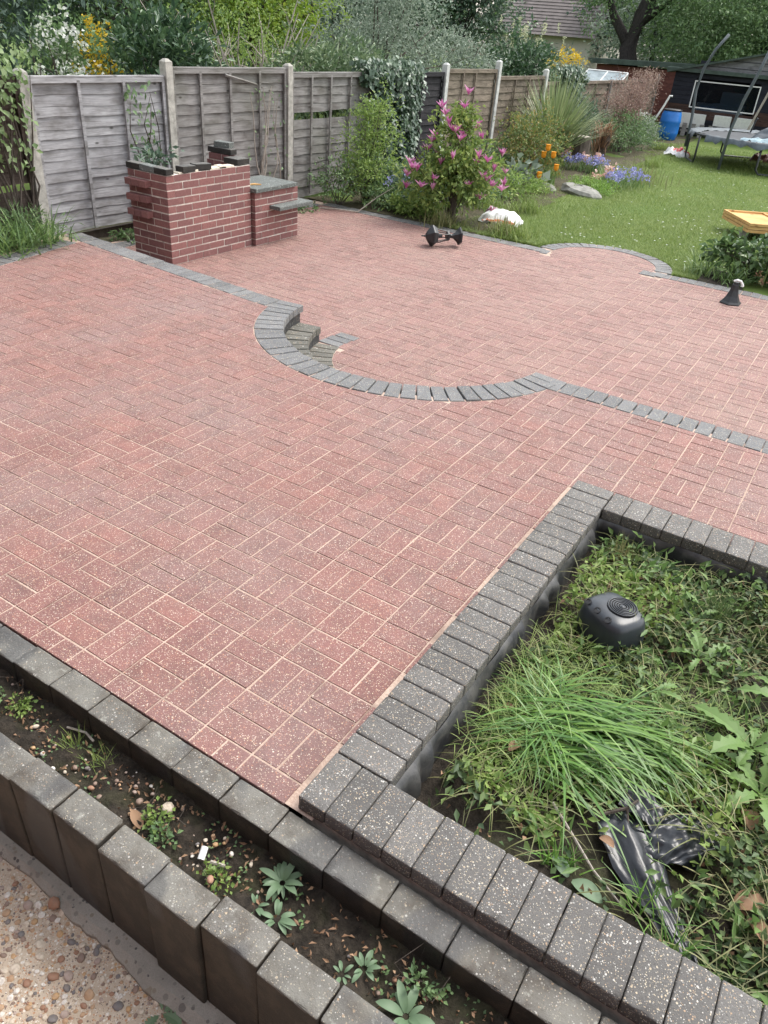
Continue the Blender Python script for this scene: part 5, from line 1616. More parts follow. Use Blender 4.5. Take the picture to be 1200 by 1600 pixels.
# tulips, bluebells, hyacinths and other border flowers
def tulip(x, y, z, label):
    o = empty('tulip', (x, y, LZ), label, 'tulip', 'orange tulips in the border')
    h = z-LZ
    mb = MB(); mb.tube([(0, 0, 0), (.01, .01, h*.5), (0, 0, h-.03)], .006, 5); mb.build('stem', G['strap'], o)
    mb = MB(); mb.lathe([(.012, h-.05), (.036, h-.035), (.046, h-.005), (.043, h+.03), (.050, h+.055), (.030, h+.050)], 8); mb.build('flower', G['tulip'], o)
    rg = np.random.default_rng(int(abs(x*977+y*131))); a = rg.uniform(0, 6.28, 4)
    V, F = blade_arrays(np.zeros((4, 3)), unit(np.c_[np.cos(a)*.4, np.sin(a)*.4, np.ones(4)]), h*.7, .045, .8, 4); obj('leaf', np_mesh('leaf', V, F, G['strap']), o)
for x, y, z, l in ((-4.18, 12.2, .39, 'orange tulip standing tallest, nearest the bronze bush'), (-4.24, 12.2, .27, 'orange tulip just below the tallest one'), (-4.06, 12.2, .29, 'yellow orange tulip right of the two tallest'), (-3.97, 12.2, .10, 'low yellow tulip at the right of the group'), (-4.106, 11.8, -.005, 'orange tulip nearest the lawn, lowest of the group')):
    tulip(x, y, z, l)
def flower_clump(name, label, x, y, n, h, s, mat, seed, w=.16):
    rg = np.random.default_rng(seed)
    o = empty(name, (x, y, LZ), label, 'flowers', name+' clumps in the border')
    m = 46; a = rg.uniform(0, 6.28, m)
    V, F = blade_arrays(np.c_[rg.normal(size=(m, 2))*w*.7, np.zeros(m)], unit(np.c_[np.cos(a)*.5, np.sin(a)*.5, np.ones(m)]), rg.uniform(.6, 1.1, m)*h*1.2, .014, rg.uniform(.4, 1.6, m), 4)
    obj('leaves', np_mesh('leaves', V, F, G['strap']), o)
    for k in range(n):
        b = np.r_[rg.normal(size=2)*w*.55, h*rg.uniform(.75, 1.1)]
        P = b+np.c_[rg.normal(size=(9, 2))*s*.45, rg.uniform(-.06, .05, 9)]
        V, F = leaf_arrays(P, rand_dirs(9, -.2, rg), rand_dirs(9, 0, rg), s, s*.8)
        obj('flower_head', np_mesh('flower_head', V, F, mat), o)
for i, (x, y, l) in enumerate(((-4.67, 14.8, 'bluebells right below the tree stump'), (-4.48, 14.9, 'bluebells left of the pink hyacinths'), (-4.2, 14.9, 'bluebells among the pink hyacinths, left ones'), (-4.02, 14.9, 'bluebells just right of the largest pink hyacinth'), (-3.2, 13.5, 'bluebells above the bright moss'), (-3.24, 13.1, 'bluebells nearest the lawn'), (-3.0, 13.9, 'bluebells at the far right of the bed'), (-3.22, 14.2, 'bluebells farthest back near dry stalks'))):
    flower_clump('bluebell', l, x, y, 13, .26, .038, G['blue'], 60+i)
for i, (x, y, l) in enumerate(((-4.21, 15.1, 'largest pale pink hyacinth behind the moss'), (-4.5, 15.2, 'white pink flower right of the stump'), (-4.94, 15.2, 'small white pink flower left of the stump'), (-3.5, 13.7, 'pale pink hyacinth above the flat rock'), (-3.47, 13.2, 'cream pink hyacinth sunk in the moss'))):
    flower_clump('hyacinth', l, x, y, 5, .28, .065, G['rose'], 80+i, .09)
rg = np.random.default_rng(90)
def tuft(name, label, x, y, n, L, W, mat, seed, spread=.8, r=.12, z=LZ, droop=1.2, cat='grass', group=None):
    rg = np.random.default_rng(seed)
    a = rg.uniform(0, 6.28, n); s = rg.uniform(.1, 1.0, n)*spread
    V, F = blade_arrays(np.c_[rg.normal(size=(n, 2))*r, np.zeros(n)], unit(np.c_[np.cos(a)*s, np.sin(a)*s, np.ones(n)]), L*rg.uniform(.5, 1.1, n), W, droop*rg.uniform(.4, 1.2, n), 4)
    o = obj(name, np_mesh(name, V, F, mat), None, (x, y, z))
    return tag(o, label, cat, group)
tuft('dry_stalks', 'pale dry stalks at the right of the flower bed', -3.15, 14.6, 160, .42, .012, G['stem'], 91, .7, .28, droop=.5)
for i, (x, y, l) in enumerate(((-4.35, 12.15, 'grass tuft below the lowest tulip'), (-4.0, 11.6, 'long grass at the lawn edge below the tulips'), (-3.9, 9.6, 'long grass right of the magnolia'), (-3.45, 9.9, 'long grass behind the white sack'), (-2.9, 8.15, 'strappy grass at the edge by the bulge'), (-3.1, 8.25, 'pale strappy tuft in front of the white sack'), (-3.9, 8.0, 'dry pale tuft at the foot of the magnolia'), (-3.7, 14.5, 'leafy tuft between bluebells and stalks'), (-4.6, 13.6, 'leafy tuft behind the tulips'), (-3.6, 17.2, 'grass tuft at the far end of the flower bed'), (-4.4, 20.8, 'grass tuft before the blue barrel'))):
    tuft('grass_tuft', l, x, y, 230, .26, .010, G['lawn'] if i not in (6, 5) else G['stem'], 100+i, .9, .12, group='grass tufts in the border')
o = plant('moss_mound', 'bright green moss mound above the flat rock', 'plant', (-3.5, 12.75, LZ), [(0, 0, .10, .45, .36, .12), (.3, -.3, .07, .28, .24, .09)], 2600, .03, .018, G['moss'], m_bark, r0=.004, nl=3, clump=.05, per=12)
bl = plant('broad_leaf_plant', 'blue green broad leaved plant left of the tulips', 'plant', (-4.55, 11.9, LZ), [(0, 0, .18, .38, .38, .2)], 160, .16, .11, G['olive'], m_bark, r0=.006, nl=4, clump=.1, per=4)

# --- right hand bed: hydrangea and irises
hy = plant('hydrangea_bush', 'glossy green hydrangea bush beside the lower patio', 'shrub', (.05, 8.5, LZ), [(0, 0, .26, .42, .34, .24), (-.3, .0, .22, .28, .28, .2), (.45, .05, .28, .42, .34, .25), (.9, .1, .27, .4, .35, .24)], 1500, .095, .06, G['hyd'], m_bark, r0=.010, nl=14, clump=.08, per=6, upn=1.0)
for i, (x, y, l) in enumerate(((.27, 8.42, 'upright iris leaves in the hydrangea, nearest the lantern base'), (.72, 8.4, 'upright iris leaves at the right edge of the photo'))):
    tuft('iris_leaves', l, x, y, 60, .48, .022, G['strap'], 120+i, .28, .07, droop=.35, cat='plant', group='iris leaves')
for i, (x, y, l) in enumerate(((-.42, 8.25, 'long strap leaves at the left end of the hydrangea bed'), (-.1, 8.15, 'strap leaves spilling over the kerb near the lantern base'))):
    tuft('strap_leaf_plant', l, x, y, 70, .36, .016, G['strap'], 130+i, 1.3, .10, droop=1.5, cat='plant', group='strap leaved plants')
blossoms(hy, [(.25, -.30, .12, .30, .06, .08)], 70, .035, G['dead'], 'withered_flower', per=5, clump=.03, seed=34)
# --- left hand bed
for i, (x, y, l) in enumerate(((-5.62, 2.95, 'strap leaves flopping over the kerb at left, farther clump'), (-5.55, 2.55, 'strap leaves flopping over the kerb at left edge'))):
    tuft('strap_leaf_plant', l, x, y, 200, .44, .018, G['strap'], 140+i, 1.4, .14, z=-.03, droop=1.3, cat='plant', group='strap leaved plants')
plant('feathery_plant', 'feathery green plant behind the strap leaves at left', 'plant', (-5.85, 2.95, -.03), [(0, 0, .12, .20, .45, .15)], 900, .06, .010, G['mid'], m_bark, r0=.005, nl=5, clump=.08)
for i, (x, y, l) in enumerate(((-5.05, 7.78, 'small weeds by the slab shelf beside the kerb'), (-5.98, 4.4, 'ivy sprig under the silvered panel'))):
    plant('small_weed', l, 'plant', (x+(-.62 if i == 0 else 0), y-(.6 if i == 0 else 0), LZ), [(0, 0, .05, .18, .22, .06)], 160, .05, .03, G['mid'], m_bark, r0=.003, nl=3, clump=.05, per=6)
mb = MB(); mb.tube([(-5.6, 7.5, LZ+.012), (-5.35, 7.55, LZ+.03), (-5.1, 7.7, LZ+.014), (-4.95, 7.95, LZ+.2), (-4.8, 8.15, LZ+.34)], [.008, .010, .009, .007, .004], 5); o = mb.build('bare_branch', m_bark_pale)
tag(o, 'thin pale bare branch lying across the patio corner', 'branch')

# --- lawn grass and daisies
rg = np.random.default_rng(200)
def lawn_edge(y): return -3.05-.055*(y-8)
n = 210000
Y = 7.95+(rg.random(n)**1.6)*15.5; X = lawn_edge(Y)-.75+rg.random(n)*(3.95+.42*(Y-8))
k = (np.hypot(X-BX, Y-BY) > BR+.02) & ~((X > -.45) & (Y < 8.8)); X, Y = X[k], Y[k]; n = len(X)
patch = .6+.8*(.5+.5*np.sin(X*2.1+Y*1.3)*np.sin(Y*.9-X*1.7))
a = rg.uniform(0, 6.28, n); far = 1+(Y-8)*.05
V, F = blade_arrays(np.c_[X, Y, np.full(n, LZ-.012)], unit(np.c_[np.cos(a)*.6, np.sin(a)*.6, np.ones(n)]), .05*patch*rg.uniform(.5, 1.2, n)*np.sqrt(far), .0055*far, 1.0, 2)
o = obj('lawn_grass', np_mesh('lawn_grass', V, F, G['lawn'])); tag(o, 'short green lawn grass dotted with daisies', 'grass', kind='stuff')
n = 240; Y = 8.6+(rg.random(n)**1.3)*11; X = lawn_edge(Y)+.5+rg.random(n)*(2.8+.35*(Y-8))
P = np.repeat(np.c_[X, Y, np.full(n, LZ+.035)], 4, 0); a = np.tile(np.arange(4)*math.pi/2, n)
V, F = leaf_arrays(P, np.c_[np.cos(a), np.sin(a), .15+0*a], np.tile([[0, 0, 1.0]], (4*n, 1)), .017, .017, .05)
o = obj('daisies', np_mesh('daisies', V, F, G['blossom'])); tag(o, 'tiny white daisies scattered over the lawn', 'daisies', kind='stuff')

# ================================================================== INSIDE THE POND
def sheet_leaf(base, d, L, W, droop=.6, lobes=0, n=10, seed=0, curl=.15, tipw=.0):
    """one large leaf: midrib and two halves, lobed or plain edge"""
    rr = random.Random(seed)
    d = Vector(d).normalized(); base = Vector(base)
    s = d.cross(Vector((0, 0, 1)))
    if s.length < .05: s = Vector((1, 0, 0))
    s.normalize()
    V, F = [], []
    p = base.copy()
    for i in range(n+1):
        t = i/n
        w = W*.5*(math.sin(math.pi*min(1, t*.93+.04))**.8)*(.55+.6*t if lobes else 1.0)
        if lobes: w *= (1.0 if i % 2 == 0 else .52)
        if t > .97: w *= .2
        up = s.cross(d)
        V += [p+s*w+up*(w*curl*2), p.copy(), p-s*w+up*(w*curl*2)]
        d = (d+Vector((rr.gauss(0, .02), rr.gauss(0, .02), -droop/n))).normalized()
        p = p+d*L/n
    for i in range(n):
        F += [(3*i, 3*i+1, 3*i+4, 3*i+3), (3*i+1, 3*i+2, 3*i+5, 3*i+4)]
    return V, F

def rosette(name, label, loc, n, L, W, mat, seed, elev=.45, lobes=0, droop=.8, cat='plant', group=None, az0=None, azr=6.28):
    rr = random.Random(seed)
    o = empty(name, loc, label, cat, group)
    for k in range(n):
        a = k*2.4+rr.uniform(-.3, .3) if az0 is None else az0+rr.uniform(-azr/2, azr/2)
        e = elev*rr.uniform(.5, 1.6); l = L*rr.uniform(.6, 1.1)
        V, F = sheet_leaf((0.008*math.cos(a), .008*math.sin(a), .004), (math.cos(a), math.sin(a), e), l, W*l/L*rr.uniform(.85, 1.1), droop*rr.uniform(.6, 1.3), lobes, 12 if lobes else 8, seed*31+k)
        obj('leaf', py_mesh('leaf', V, F, mat, not lobes), o)
    return o

SZ = -.135
rg = np.random.default_rng(300)
def pond_pts(n, f=None):
    P = np.c_[rg.uniform(IX0+.07, 2.2, n), rg.uniform(IY0+.06, IY1-.03, n)]
    bare = ((P[:, 1] < -.04+.12*np.sin(P[:, 0]*6)*.4) & (P[:, 0] < 1.25)) | ((P[:, 0] < IX0+.085+.03*np.sin(P[:, 1]*9)) & (P[:, 1] < 1.2))
    bare |= np.hypot((P[:, 0]-1.12)/.20, (P[:, 1]-.02)/.26) < 1
    k = (~bare) | (rg.random(n) < .08)
    P = P[k]
    heap = .055+.05*np.sin(P[:, 0]*5+1)*np.sin(P[:, 1]*4.2)+.045*(P[:, 1] > 1.0)+.02*np.sin(P[:, 0]*13+P[:, 1]*11)
    return P, np.clip(heap, .02, .2)
# matted stems
P, h = pond_pts(4300); n = len(P); a = rg.uniform(0, 6.28, n)
z = SZ+.02+h*rg.random(n)
V1 = blade_arrays(np.c_[P, z], unit(np.c_[np.cos(a), np.sin(a), rg.uniform(-.1, .7, n)]), rg.uniform(.05, .22, n), rg.uniform(.002, .0045, n), rg.uniform(.4, 1.8, n), 5)
o = obj('pulled_weed_stems', np_mesh('pulled_weed_stems', V1[0], V1[1], G['stem'])); tag(o, 'matted pale stems of pulled weeds filling the pond', 'weeds', kind='stuff')
P, h = pond_pts(15000); n = len(P); z = SZ+.01+h*(.35+.75*rg.random(n))
tone = np.sin(P[:, 0]*4.1+P[:, 1]*2.3)+np.sin(P[:, 1]*5.7-P[:, 0]*3.1)
Ps = np.c_[P, z]
for nm, k, mt, l, lab in (('pulled_weed_leaves', tone > -.3, G['weed'], .036, 'small dark leaves of pulled weeds heaped in pond'), ('fresh_weed_leaves', tone <= -.3, G['light'], .032, 'small light green leaves among the pulled weeds')):
    q = Ps[k]; m = len(q)
    V, F = leaf_arrays(q, rand_dirs(m, .15, rg), unit(rg.normal(size=(m, 3))*.5+np.array([0, 0, .9])), l*(.5+rg.random(m)), l*.55, .2)
    o = obj(nm, np_mesh(nm, V, F, mt)); tag(o, lab, 'weeds', kind='stuff')
P, h = pond_pts(1900); n = len(P)
V, F = leaf_arrays(np.c_[P, SZ+.015+h*.7*rg.random(n)], rand_dirs(n, 0, rg), rand_dirs(n, .8, rg), .03*(.5+rg.random(n)), .016, .3)
o = obj('withered_weed_leaves', np_mesh('withered_weed_leaves', V, F, G['dead'])); tag(o, 'brown withered leaves among the pulled weeds', 'dead leaves', kind='stuff')
P, h = pond_pts(2000); n = len(P); tn = np.sin(P[:, 0]*7+1)+np.sin(P[:, 1]*6.3-P[:, 0]*3); kk = tn > -.5; P, h = P[kk], h[kk]; n = len(P)
V, F = leaf_arrays(np.c_[P, SZ+.03+h*(.6+.6*rg.random(n))], rand_dirs(n, .25, rg), unit(rg.normal(size=(n, 3))*.45+np.array([0, 0, 1.0])), .055*(.4+.9*rg.random(n)), .019*(.6+.8*rg.random(n)), .2)
o = obj('broad_weed_leaves', np_mesh('broad_weed_leaves', V, F, G['sow'])); tag(o, 'bright broad leaves of pulled weeds covering the pond', 'weeds', kind='stuff')
# fine grass between left liner and the clump, and by the pump
n = 1500
c = rg.random(n); X = np.where(c < .6, .62+rg.normal(size=n)*.09, 1.0+rg.normal(size=n)*.22); Y = np.where(c < .6, .42+rg.normal(size=n)*.20, .74+rg.normal(size=n)*.10)
k = (X > IX0+.05) & (Y > IY0+.1); X, Y = X[k], Y[k]; n = len(X); a = rg.uniform(0, 6.28, n)
V, F = blade_arrays(np.c_[X, Y, np.full(n, SZ+.03)+.04*rg.random(n)], unit(np.c_[np.cos(a)*.9, np.sin(a)*.9, rg.uniform(.3, 1.1, n)]), rg.uniform(.06, .17, n), .003, rg.uniform(.6, 2.0, n), 5)
o = obj('fine_grass', np_mesh('fine_grass', V, F, G['lawn'])); tag(o, 'fine light grass between the left liner and bright clump', 'grass', kind='stuff')
# the bright grass clump, flopped to the right
gc = empty('grass_clump', (.73, .37, SZ+.03), 'big clump of bright green grass flopped across the pond', 'grass')
def tress(nm, n, c, sx, sy, d, spread, L, droop, W=.0065, e=(.35, .8)):
    a = math.atan2(d[1], d[0])+rg.normal(size=n)*spread
    P = np.c_[c[0]+rg.normal(size=n)*sx, c[1]+rg.normal(size=n)*sy, rg.uniform(0, .05, n)]
    V, F = blade_arrays(P, unit(np.c_[np.cos(a), np.sin(a), rg.uniform(e[0], e[1], n)]), L*rg.uniform(.6, 1.1, n), W*rg.uniform(.7, 1.2, n), droop*rg.uniform(.7, 1.25, n), 9)
    V[:, 2] = np.maximum(V[:, 2], .005+.03*np.abs(np.sin(V[:, 0]*40)))
    obj(nm, np_mesh(nm, V, F, G['clump']), gc)
tress('blade_tress', 230, (.02, -.01), .08, .10, (1, .10), .40, .46, .95, .0095, (.12, .60))
tress('blade_tress', 110, (.22, .12), .10, .05, (.9, -.35), .5, .42, 1.1, .0085, (.15, .6))
tress('blade_tress', 130, (.02, -.02), .06, .07, (-.2, -1), .8, .30, 1.3)
tress('blade_tress', 90, (-.02, .05), .05, .08, (-.9, .4), .6, .24, 1.2)
tress('blade_tress', 40, (.22, -.03), .10, .05, (.3, -1), .5, .18, 1.5)
for k in range(26):
    a = rg.uniform(-.9, .9); V, F = blade_arrays(np.array([[rg.normal()*.08+.03, rg.normal()*.08, .03]]), np.array([[math.cos(a), math.sin(a), rg.uniform(.1, .5)]]), rg.uniform(.2, .4), .007, rg.uniform(.9, 1.8), 8)
    obj('dead_blade', np_mesh('dead_blade', V, F, G['stem']), gc)
# sow thistles with large lobed leaves
for i, (x, y, nl, L, az_, rng_, lab) in enumerate(((1.36, .66, 11, .24, 2.9, 6.28, 'bright lobed thistle plant at the right pond edge'), (1.42, .47, 9, .22, 2.9, 6.28, 'bright lobed thistle nearest the black bag'), (1.10, 1.02, 7, .17, 0, 6.28, 'small lobed thistle right of the black pump'),
                                                   (1.45, .95, 7, .20, 0, 6.28, 'lobed thistle behind the largest thistle'), (.99, .72, 4, .11, 0, 6.28, 'tiny lobed seedling between pump and grass clump'), (1.02, 1.25, 5, .12, 0, 6.28, 'pale lobed seedling behind the pump'))):
    rosette('sow_thistle', lab, (x, y, SZ+.09), nl, L, L*.36, G['sow'], 40+i, .75, 1, 1.3, 'plant', 'lobed thistles in the pond', None if rng_ > 6 else az_, rng_)
rosette('single_leaf_seedling', 'pale broad leaf on the soil beside front rim', (1.0, -.14, SZ+.03), 2, .10, .06, G['rosette'], 61, .2, 0, .6)
for i, (x, y, l) in enumerate(((.95, -.10, 'grass sprig on bare soil beside the front rim'), (1.22, -.10, 'grass sprig near the end of the black bag'), (1.33, -.20, 'dark grass tuft below the tip of the bag'))):
    tuft('grass_sprig', l, x, y, 34, .15, .005, G['clump'], 160+i, 1.1, .025, z=SZ+.01, droop=1.1, group='grass sprigs in the pond')
tuft('tall_weed', 'feathery tall weed at the back right of pond', 1.10, 1.35, 90, .18, .003, G['weed'], 170, .5, .03, z=SZ+.06, droop=.4, cat='plant')
tuft('tall_weed', 'brown seeding weed in the back left pond corner', .62, 1.52, 80, .16, .004, G['stem'], 171, .5, .025, z=SZ+.04, droop=.4, cat='plant')
# black pump cover with a round grille
pm = empty('pump_housing', (.742, .98, SZ+.03), 'black plastic pump housing with round grille among weeds', 'pump', rz=-.55)
m_pump = simple('pump_plastic', (.028, .033, .040), .34, .5, var=.2, sc=18)
V, F = [], []
prof = [(1.0, 0), (.985, .05), (.95, .10), (.90, .135), (.83, .155), (.70, .166), (.40, .170), (.02, .171)]
n = 40
for (f, z) in prof:
    for k in range(n):
        t = 2*math.pi*k/n; c_, s_ = math.cos(t), math.sin(t)
        e = .55
        V.append((.130*f*math.copysign(abs(c_)**e, c_), .108*f*math.copysign(abs(s_)**e, s_), z))
for i in range(len(prof)-1):
    for k in range(n): F.append((i*n+k, i*n+(k+1) % n, (i+1)*n+(k+1) % n, (i+1)*n+k))
obj('housing', py_mesh('housing', V, F, m_pump, True), pm)
gr = MB(); gr.lathe([(.062, .1695), (.062, .1735), (.002, .1738)], 32, Matrix.Translation((.012, .022, 0))); grille = gr.build('grille', simple('grille_recess', (.006, .006, .007), .6, .3), pm)
for j in range(6):
    r = .010+.0095*j
    mb = MB(); mb.tube([(r*math.cos(t)+.012, r*math.sin(t)+.022, .175) for t in np.linspace(0, 2*math.pi, 33)], .0028, 6, False); mb.build('ring', m_pump, grille, True)
mb = MB(); mb.lathe([(.007, .174), (.007, .178), (.004, .179)], 10, Matrix.Translation((.012, .022, 0))); mb.build('boss', m_pump, grille)
for x in (-.080, -.020, .045):
    mb = MB(); mb.lathe([(.013, .0), (.016, .002), (.016, .0035), (.011, .0040), (.010, .0015), (.001, .001)], 14, Matrix.Translation((x, -.080, .1615)) @ Matrix.Rotation(R(24), 4, 'X')); mb.build('plug', simple('plug_black', (.008, .008, .009), .5, .4), pm)
# black polythene bag
bgm = NT('black_polythene'); 
bgm.bump(bgm.noise(bgm.n('TexCoord').outputs['Object'], 40, 2, .5), .25, .006)
m_bag = bgm.fin((.012, .014, .018), .30, .5)
bag = empty('black_plastic_bag', (1.11, .03, SZ+.022), 'torn black plastic bag lying across the pond weeds', 'plastic bag')
spine = [(-.05, .16), (-.02, .08), (.05, .0), (.12, -.07), (.19, -.14), (.255, -.205), (.285, -.235)]
width = [.04, .095, .09, .062, .046, .034, .014]
def torn(U, Vv):
    t = U*(len(spine)-1); i = np.clip(t.astype(int), 0, len(spine)-2); f = t-i
    sp_ = np.array(spine); wd = np.array(width)
    C = sp_[i]*(1-f)[..., None]+sp_[i+1]*f[..., None]; T_ = unit(sp_[i+1]-sp_[i]); W_ = wd[i]*(1-f)+wd[i+1]*f
    Nn = np.stack([-T_[..., 1], T_[..., 0]], -1)
    k = (Vv-.5)*2
    xy = C+Nn*(k*W_)[..., None]
    zz = .030+.022*(1-k*k)*(W_/.11)-.012*np.abs(k)+.02*np.exp(-((U-.15)/.15)**2)
    return np.stack([xy[..., 0], xy[..., 1], zz], -1)
crumple('torn_strip', 70, 30, torn, m_bag, bag, 21, .016, 4.0)
def lobe(U, Vv):
    x = (U-.5)*2; y = (Vv-.5)*2
    rr_ = np.clip(1-(x**2+y**2)*.62, 0, 1)
    return np.stack([.155+.115*x*(1-.2*y*y)+.04*y, .175+.135*y*(1-.2*x*x)+.02*x, .015+.060*rr_**.6], -1)
crumple('bag_body', 44, 44, lobe, m_bag, bag, 22, .022, 7.0)
def flap(U, Vv):
    x = (U-.5)*2; y = (Vv-.5)*2
    return np.stack([.0+.075*x, .20+.06*y-.02*x, .055+.02*np.clip(1-x*x, 0, 1)], -1)
crumple('bag_flap', 22, 18, flap, m_bag, bag, 23, .016, 6.0)
bag.scale = (.93, .93, .75)
# twigs and dead leaves
mb = MB(); mb.tube([(.86, .07, SZ+.05), (.95, .0, SZ+.05), (1.05, -.07, SZ+.035), (1.13, -.11, SZ+.03), (1.17, -.13, SZ+.028)], [.005, .0045, .004, .003, .002], 6); o = mb.build('twig', m_bark_pale); tag(o, 'long pale twig lying on soil left of the bag', 'twig')
mb = MB(); mb.tube([(.99, .10, SZ+.05), (1.07, .16, SZ+.09), (1.09, .20, SZ+.10)], [.006, .006, .004], 6); mb.tube([(1.07, .16, SZ+.09), (1.09, .12, SZ+.07)], [.004, .003], 5); o = mb.build('twig', m_bark); tag(o, 'short forked brown twig above the torn bag', 'twig')
for i, (x, y, s_, lab) in enumerate(((1.03, .02, .05, 'pale dead leaf at the left tip of bag'), (1.42, .33, .09, 'large tan dead leaf under the thistle'), (1.50, .10, .10, 'big brown curled leaf at the right edge'), (1.47, .02, .08, 'dark brown leaf right of the bag tip'), (.66, .16, .06, 'tan dead leaf near the left liner'), (.60, .34, .05, 'small brown dead leaf by the liner'))):
    V, F = sheet_leaf((0, 0, .01), (math.cos(i*1.9), math.sin(i*1.9), .25), s_, s_*.62, .7, 0, 8, 70+i, .35)
    o = obj('dead_leaf', py_mesh('dead_leaf', V, F, G['dead'], True), None, (x, y, SZ+.06)); tag(o, lab, 'dead leaf', 'dead leaves in the pond')

# ================================================================== INSIDE THE TROUGH
TZ_ = -.092
for i, (x, y, n, L, W, lab) in enumerate(((.318, -.640, 16, .068, .020, 'largest grey green rosette in the trough soil'), (.372, -.730, 9, .055, .017, 'smaller grey green rosette below the largest one'), (.300, -.735, 7, .042, .014, 'small rosette left of the two grey green ones'), (.640, -.70, 9, .045, .015, 'rosette halfway to the bottom edge'), (.60, -.745, 6, .036, .013, 'tiny rosette against the front wall'), (.79, -.735, 11, .075, .024, 'broad rosette at the bottom edge of photo'))):
    rosette('leaf_rosette', lab, (x, y, TZ_), n, L, W, G['rosette'], 80+i, 1.1, 0, 1.2, 'plant', 'rosettes in the trough')
for i, (x, y, s_, lab) in enumerate(((.775, -.655, .06, 'ferny seedling cluster right of the rosettes'), (-.12, -.70, .05, 'small round leaved seedling cluster beside stones'), (-.06, -.735, .05, 'seedling cluster above the white plastic stub'), (.16, -.74, .035, 'little seedling right of the white stub'), (-.95, -.70, .05, 'green weeds at the left edge of the trough'), (-.83, -.66, .05, 'feathery weed in the left trough'))):
    plant('seedling', lab, 'plant', (x, y, TZ_), [(0, 0, .015, s_, s_*.7, .018)], 90, .016, .012, G['light'] if i % 2 else G['mid'], m_bark, 'seedlings in the trough', .001, 3, clump=.02, per=6, upn=1.2)
for i, (x, y, lab) in enumerate(((-.98, -.74, 'grass tuft at the far left of the trough'), (-.88, -.74, 'short grass tuft next to the far left one'), (-.55, -.665, 'fine grass tuft among the trough stones'), (-.42, -.655, 'fine grass tuft right of the stones'))):
    tuft('grass_sprig', lab, x, y, 46, .07, .0025, G['lawn'], 190+i, .8, .018, z=TZ_-.005, droop=.8, group='grass sprigs in the trough')
rr = random.Random(77); SV, SF = [], []
for _ in range(130):
    x = rr.gauss(-.25, .4) if rr.random() < .7 else rr.uniform(-1.3, 1.2)
    y = rr.uniform(-.79, -.61); s_ = min(.03, max(.006, rr.lognormvariate(math.log(.011), .4)))
    me = rr.choice(stones)
    M = Matrix.Translation((x, y, TZ_-.002+s_*.1)) @ Matrix.Rotation(rr.uniform(0, 6.28), 4, 'Z') @ Matrix.Rotation(rr.gauss(0, .3), 4, 'X') @ Matrix.Diagonal((s_, s_, s_, 1))
    b = len(SV); SV += [M @ v.co for v in me.vertices]; SF += [tuple(i+b for i in p.vertices) for p in me.polygons]
rq = np.random.default_rng(79); n = 900
Pq = np.c_[rq.uniform(-1.4, 1.3, n), rq.uniform(-.80, -.595, n), np.full(n, TZ_)+rq.uniform(-.006, .012, n)]
Vq, Fq = leaf_arrays(Pq, rand_dirs(n, 0, rq), rand_dirs(n, 1.0, rq), .020*(.4+rq.random(n)), .009, .3)
tag(obj('trough_litter', np_mesh('trough_litter', Vq, Fq, G['dead'])), 'brown leaf litter strewn over the trough soil', 'leaf litter', kind='stuff')
n = 1100; Pq = np.c_[rq.uniform(-1.4, 1.3, n), rq.uniform(-.80, -.595, n), np.full(n, TZ_-.004)]; aq = rq.uniform(0, 6.28, n)
kq = np.sin(Pq[:, 0]*9)+np.sin(Pq[:, 0]*23+Pq[:, 1]*30) > .2; Pq, aq = Pq[kq], aq[kq]
Vq, Fq = leaf_arrays(Pq, np.c_[np.cos(aq), np.sin(aq), .5+0*aq], np.c_[0*aq, 0*aq, 1+0*aq], .013, .008, .2)
tag(obj('trough_moss_weed', np_mesh('trough_moss_weed', Vq, Fq, G['mid'])), 'tiny green weeds spread over the trough soil', 'weeds', kind='stuff')
o = obj('trough_pebbles', py_mesh('trough_pebbles', SV, SF, m_pebble, True)); tag(o, 'small pebbles scattered over the trough soil', 'pebbles', kind='stuff')
mb = MB(); mb.tube([(0, 0, 0), (.032, -.012, .012)], [.0105, .0105], 12); o = mb.build('plastic_stub', m_white); o.location = (.085, -.725, TZ_+.014); o.rotation_euler = (0, 0, 2.3)
tag(o, 'short white plastic pipe stub lying in the trough', 'pipe stub')
mb = MB(); mb.tube([(0, 0, 0), (.045, .012, .005)], [.006, .005], 6); o = mb.build('twig', m_bark_pale); o.location = (.115, -.715, TZ_+.018)
tag(o, 'short pale stick beside the white plastic stub', 'twig')
mb = MB(); mb.tube([(-.62, -.63, TZ_+.01), (-.55, -.61, TZ_+.012), (-.50, -.62, TZ_+.014)], .004, 5); o = mb.build('twig', m_bark_pale); tag(o, 'thin twig lying in the left part of the trough', 'twig')
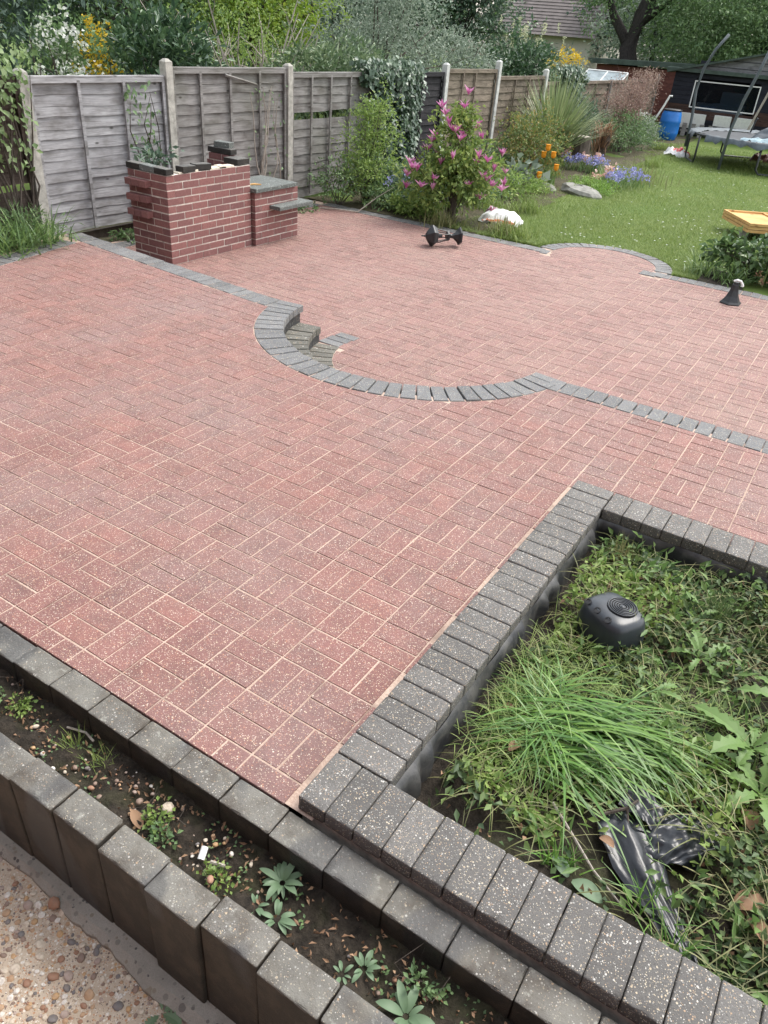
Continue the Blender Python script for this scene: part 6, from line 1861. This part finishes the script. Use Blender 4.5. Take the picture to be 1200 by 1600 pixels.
V, F = sheet_leaf((0, 0, .012), (.9, -.3, .1), .075, .035, .4, 0, 8, 91, .2)
o = obj('dead_leaf', py_mesh('dead_leaf', V, F, G['dead'], True), None, (-.20, -.725, TZ_)); tag(o, 'tan dead leaf in the trough against front wall', 'dead leaf', 'dead leaves in the trough')
rr = random.Random(78)
for i, (x, y, s_, lab) in enumerate(((-.345, -.955, .034, 'pale angular stone at the foot of the front wall'), (-.12, -.655, .03, 'tan stone in the trough below the block wall'), (.19, -.79, .022, 'small stone resting on the front wall edge'))):
    o = obj('loose_stone', stones[i], None, (x, y, (-.405, TZ_+.008, .012)[i]), (.4, .2, i*1.1), (s_*1.3, s_*1.3, s_)); tag(o, lab, 'stone')
rosette('lobed_weed', 'pale lobed weed growing at the footing below wall', (.155, -.985, -.425), 4, .06, .045, G['rosette'], 95, .5, 1, .8, 'plant')

# ================================================================== UNSEEN HOUSE, ADDED TO SHADE THE NEAR WALL FACES
hs = empty('house', (0, -3.4, -.45), 'unseen brick house added behind the camera to shade the near walls', 'house')
mb = MB(); mb.box((0, -3.0, 0), (14.0, 6.0, 5.4)); mb.build('wall', m_brick, hs)
V = [(-7.4, .45, 5.35), (7.4, .45, 5.35), (7.4, -3.0, 7.8), (-7.4, -3.0, 7.8), (7.4, -6.4, 5.35), (-7.4, -6.4, 5.35)]
obj('roof', py_mesh('roof', V, [(0, 1, 2, 3), (3, 2, 4, 5), (0, 3, 5), (1, 4, 2)], m_tile), hs)
for (x, z, w_, h_) in ((-3.4, 3.0, 1.6, 1.2), (3.2, 3.0, 1.6, 1.2), (-3.4, .9, 1.8, 1.2)):
    mb = MB(); mb.box((x, .01, z), (w_, .05, h_), None); f_ = mb.build('window', m_white, hs)
    mb = MB(); mb.box((x, .03, z+.07), (w_-.14, .03, h_-.14), None); mb.build('pane', m_glass_dark, f_)
mb = MB(); mb.box((1.2, .01, .05), (1.7, .05, 2.1)); d_ = mb.build('door', m_white, hs)
mb = MB(); mb.box((1.2, .03, .15), (1.5, .03, 1.9)); mb.build('pane', m_glass_dark, d_)
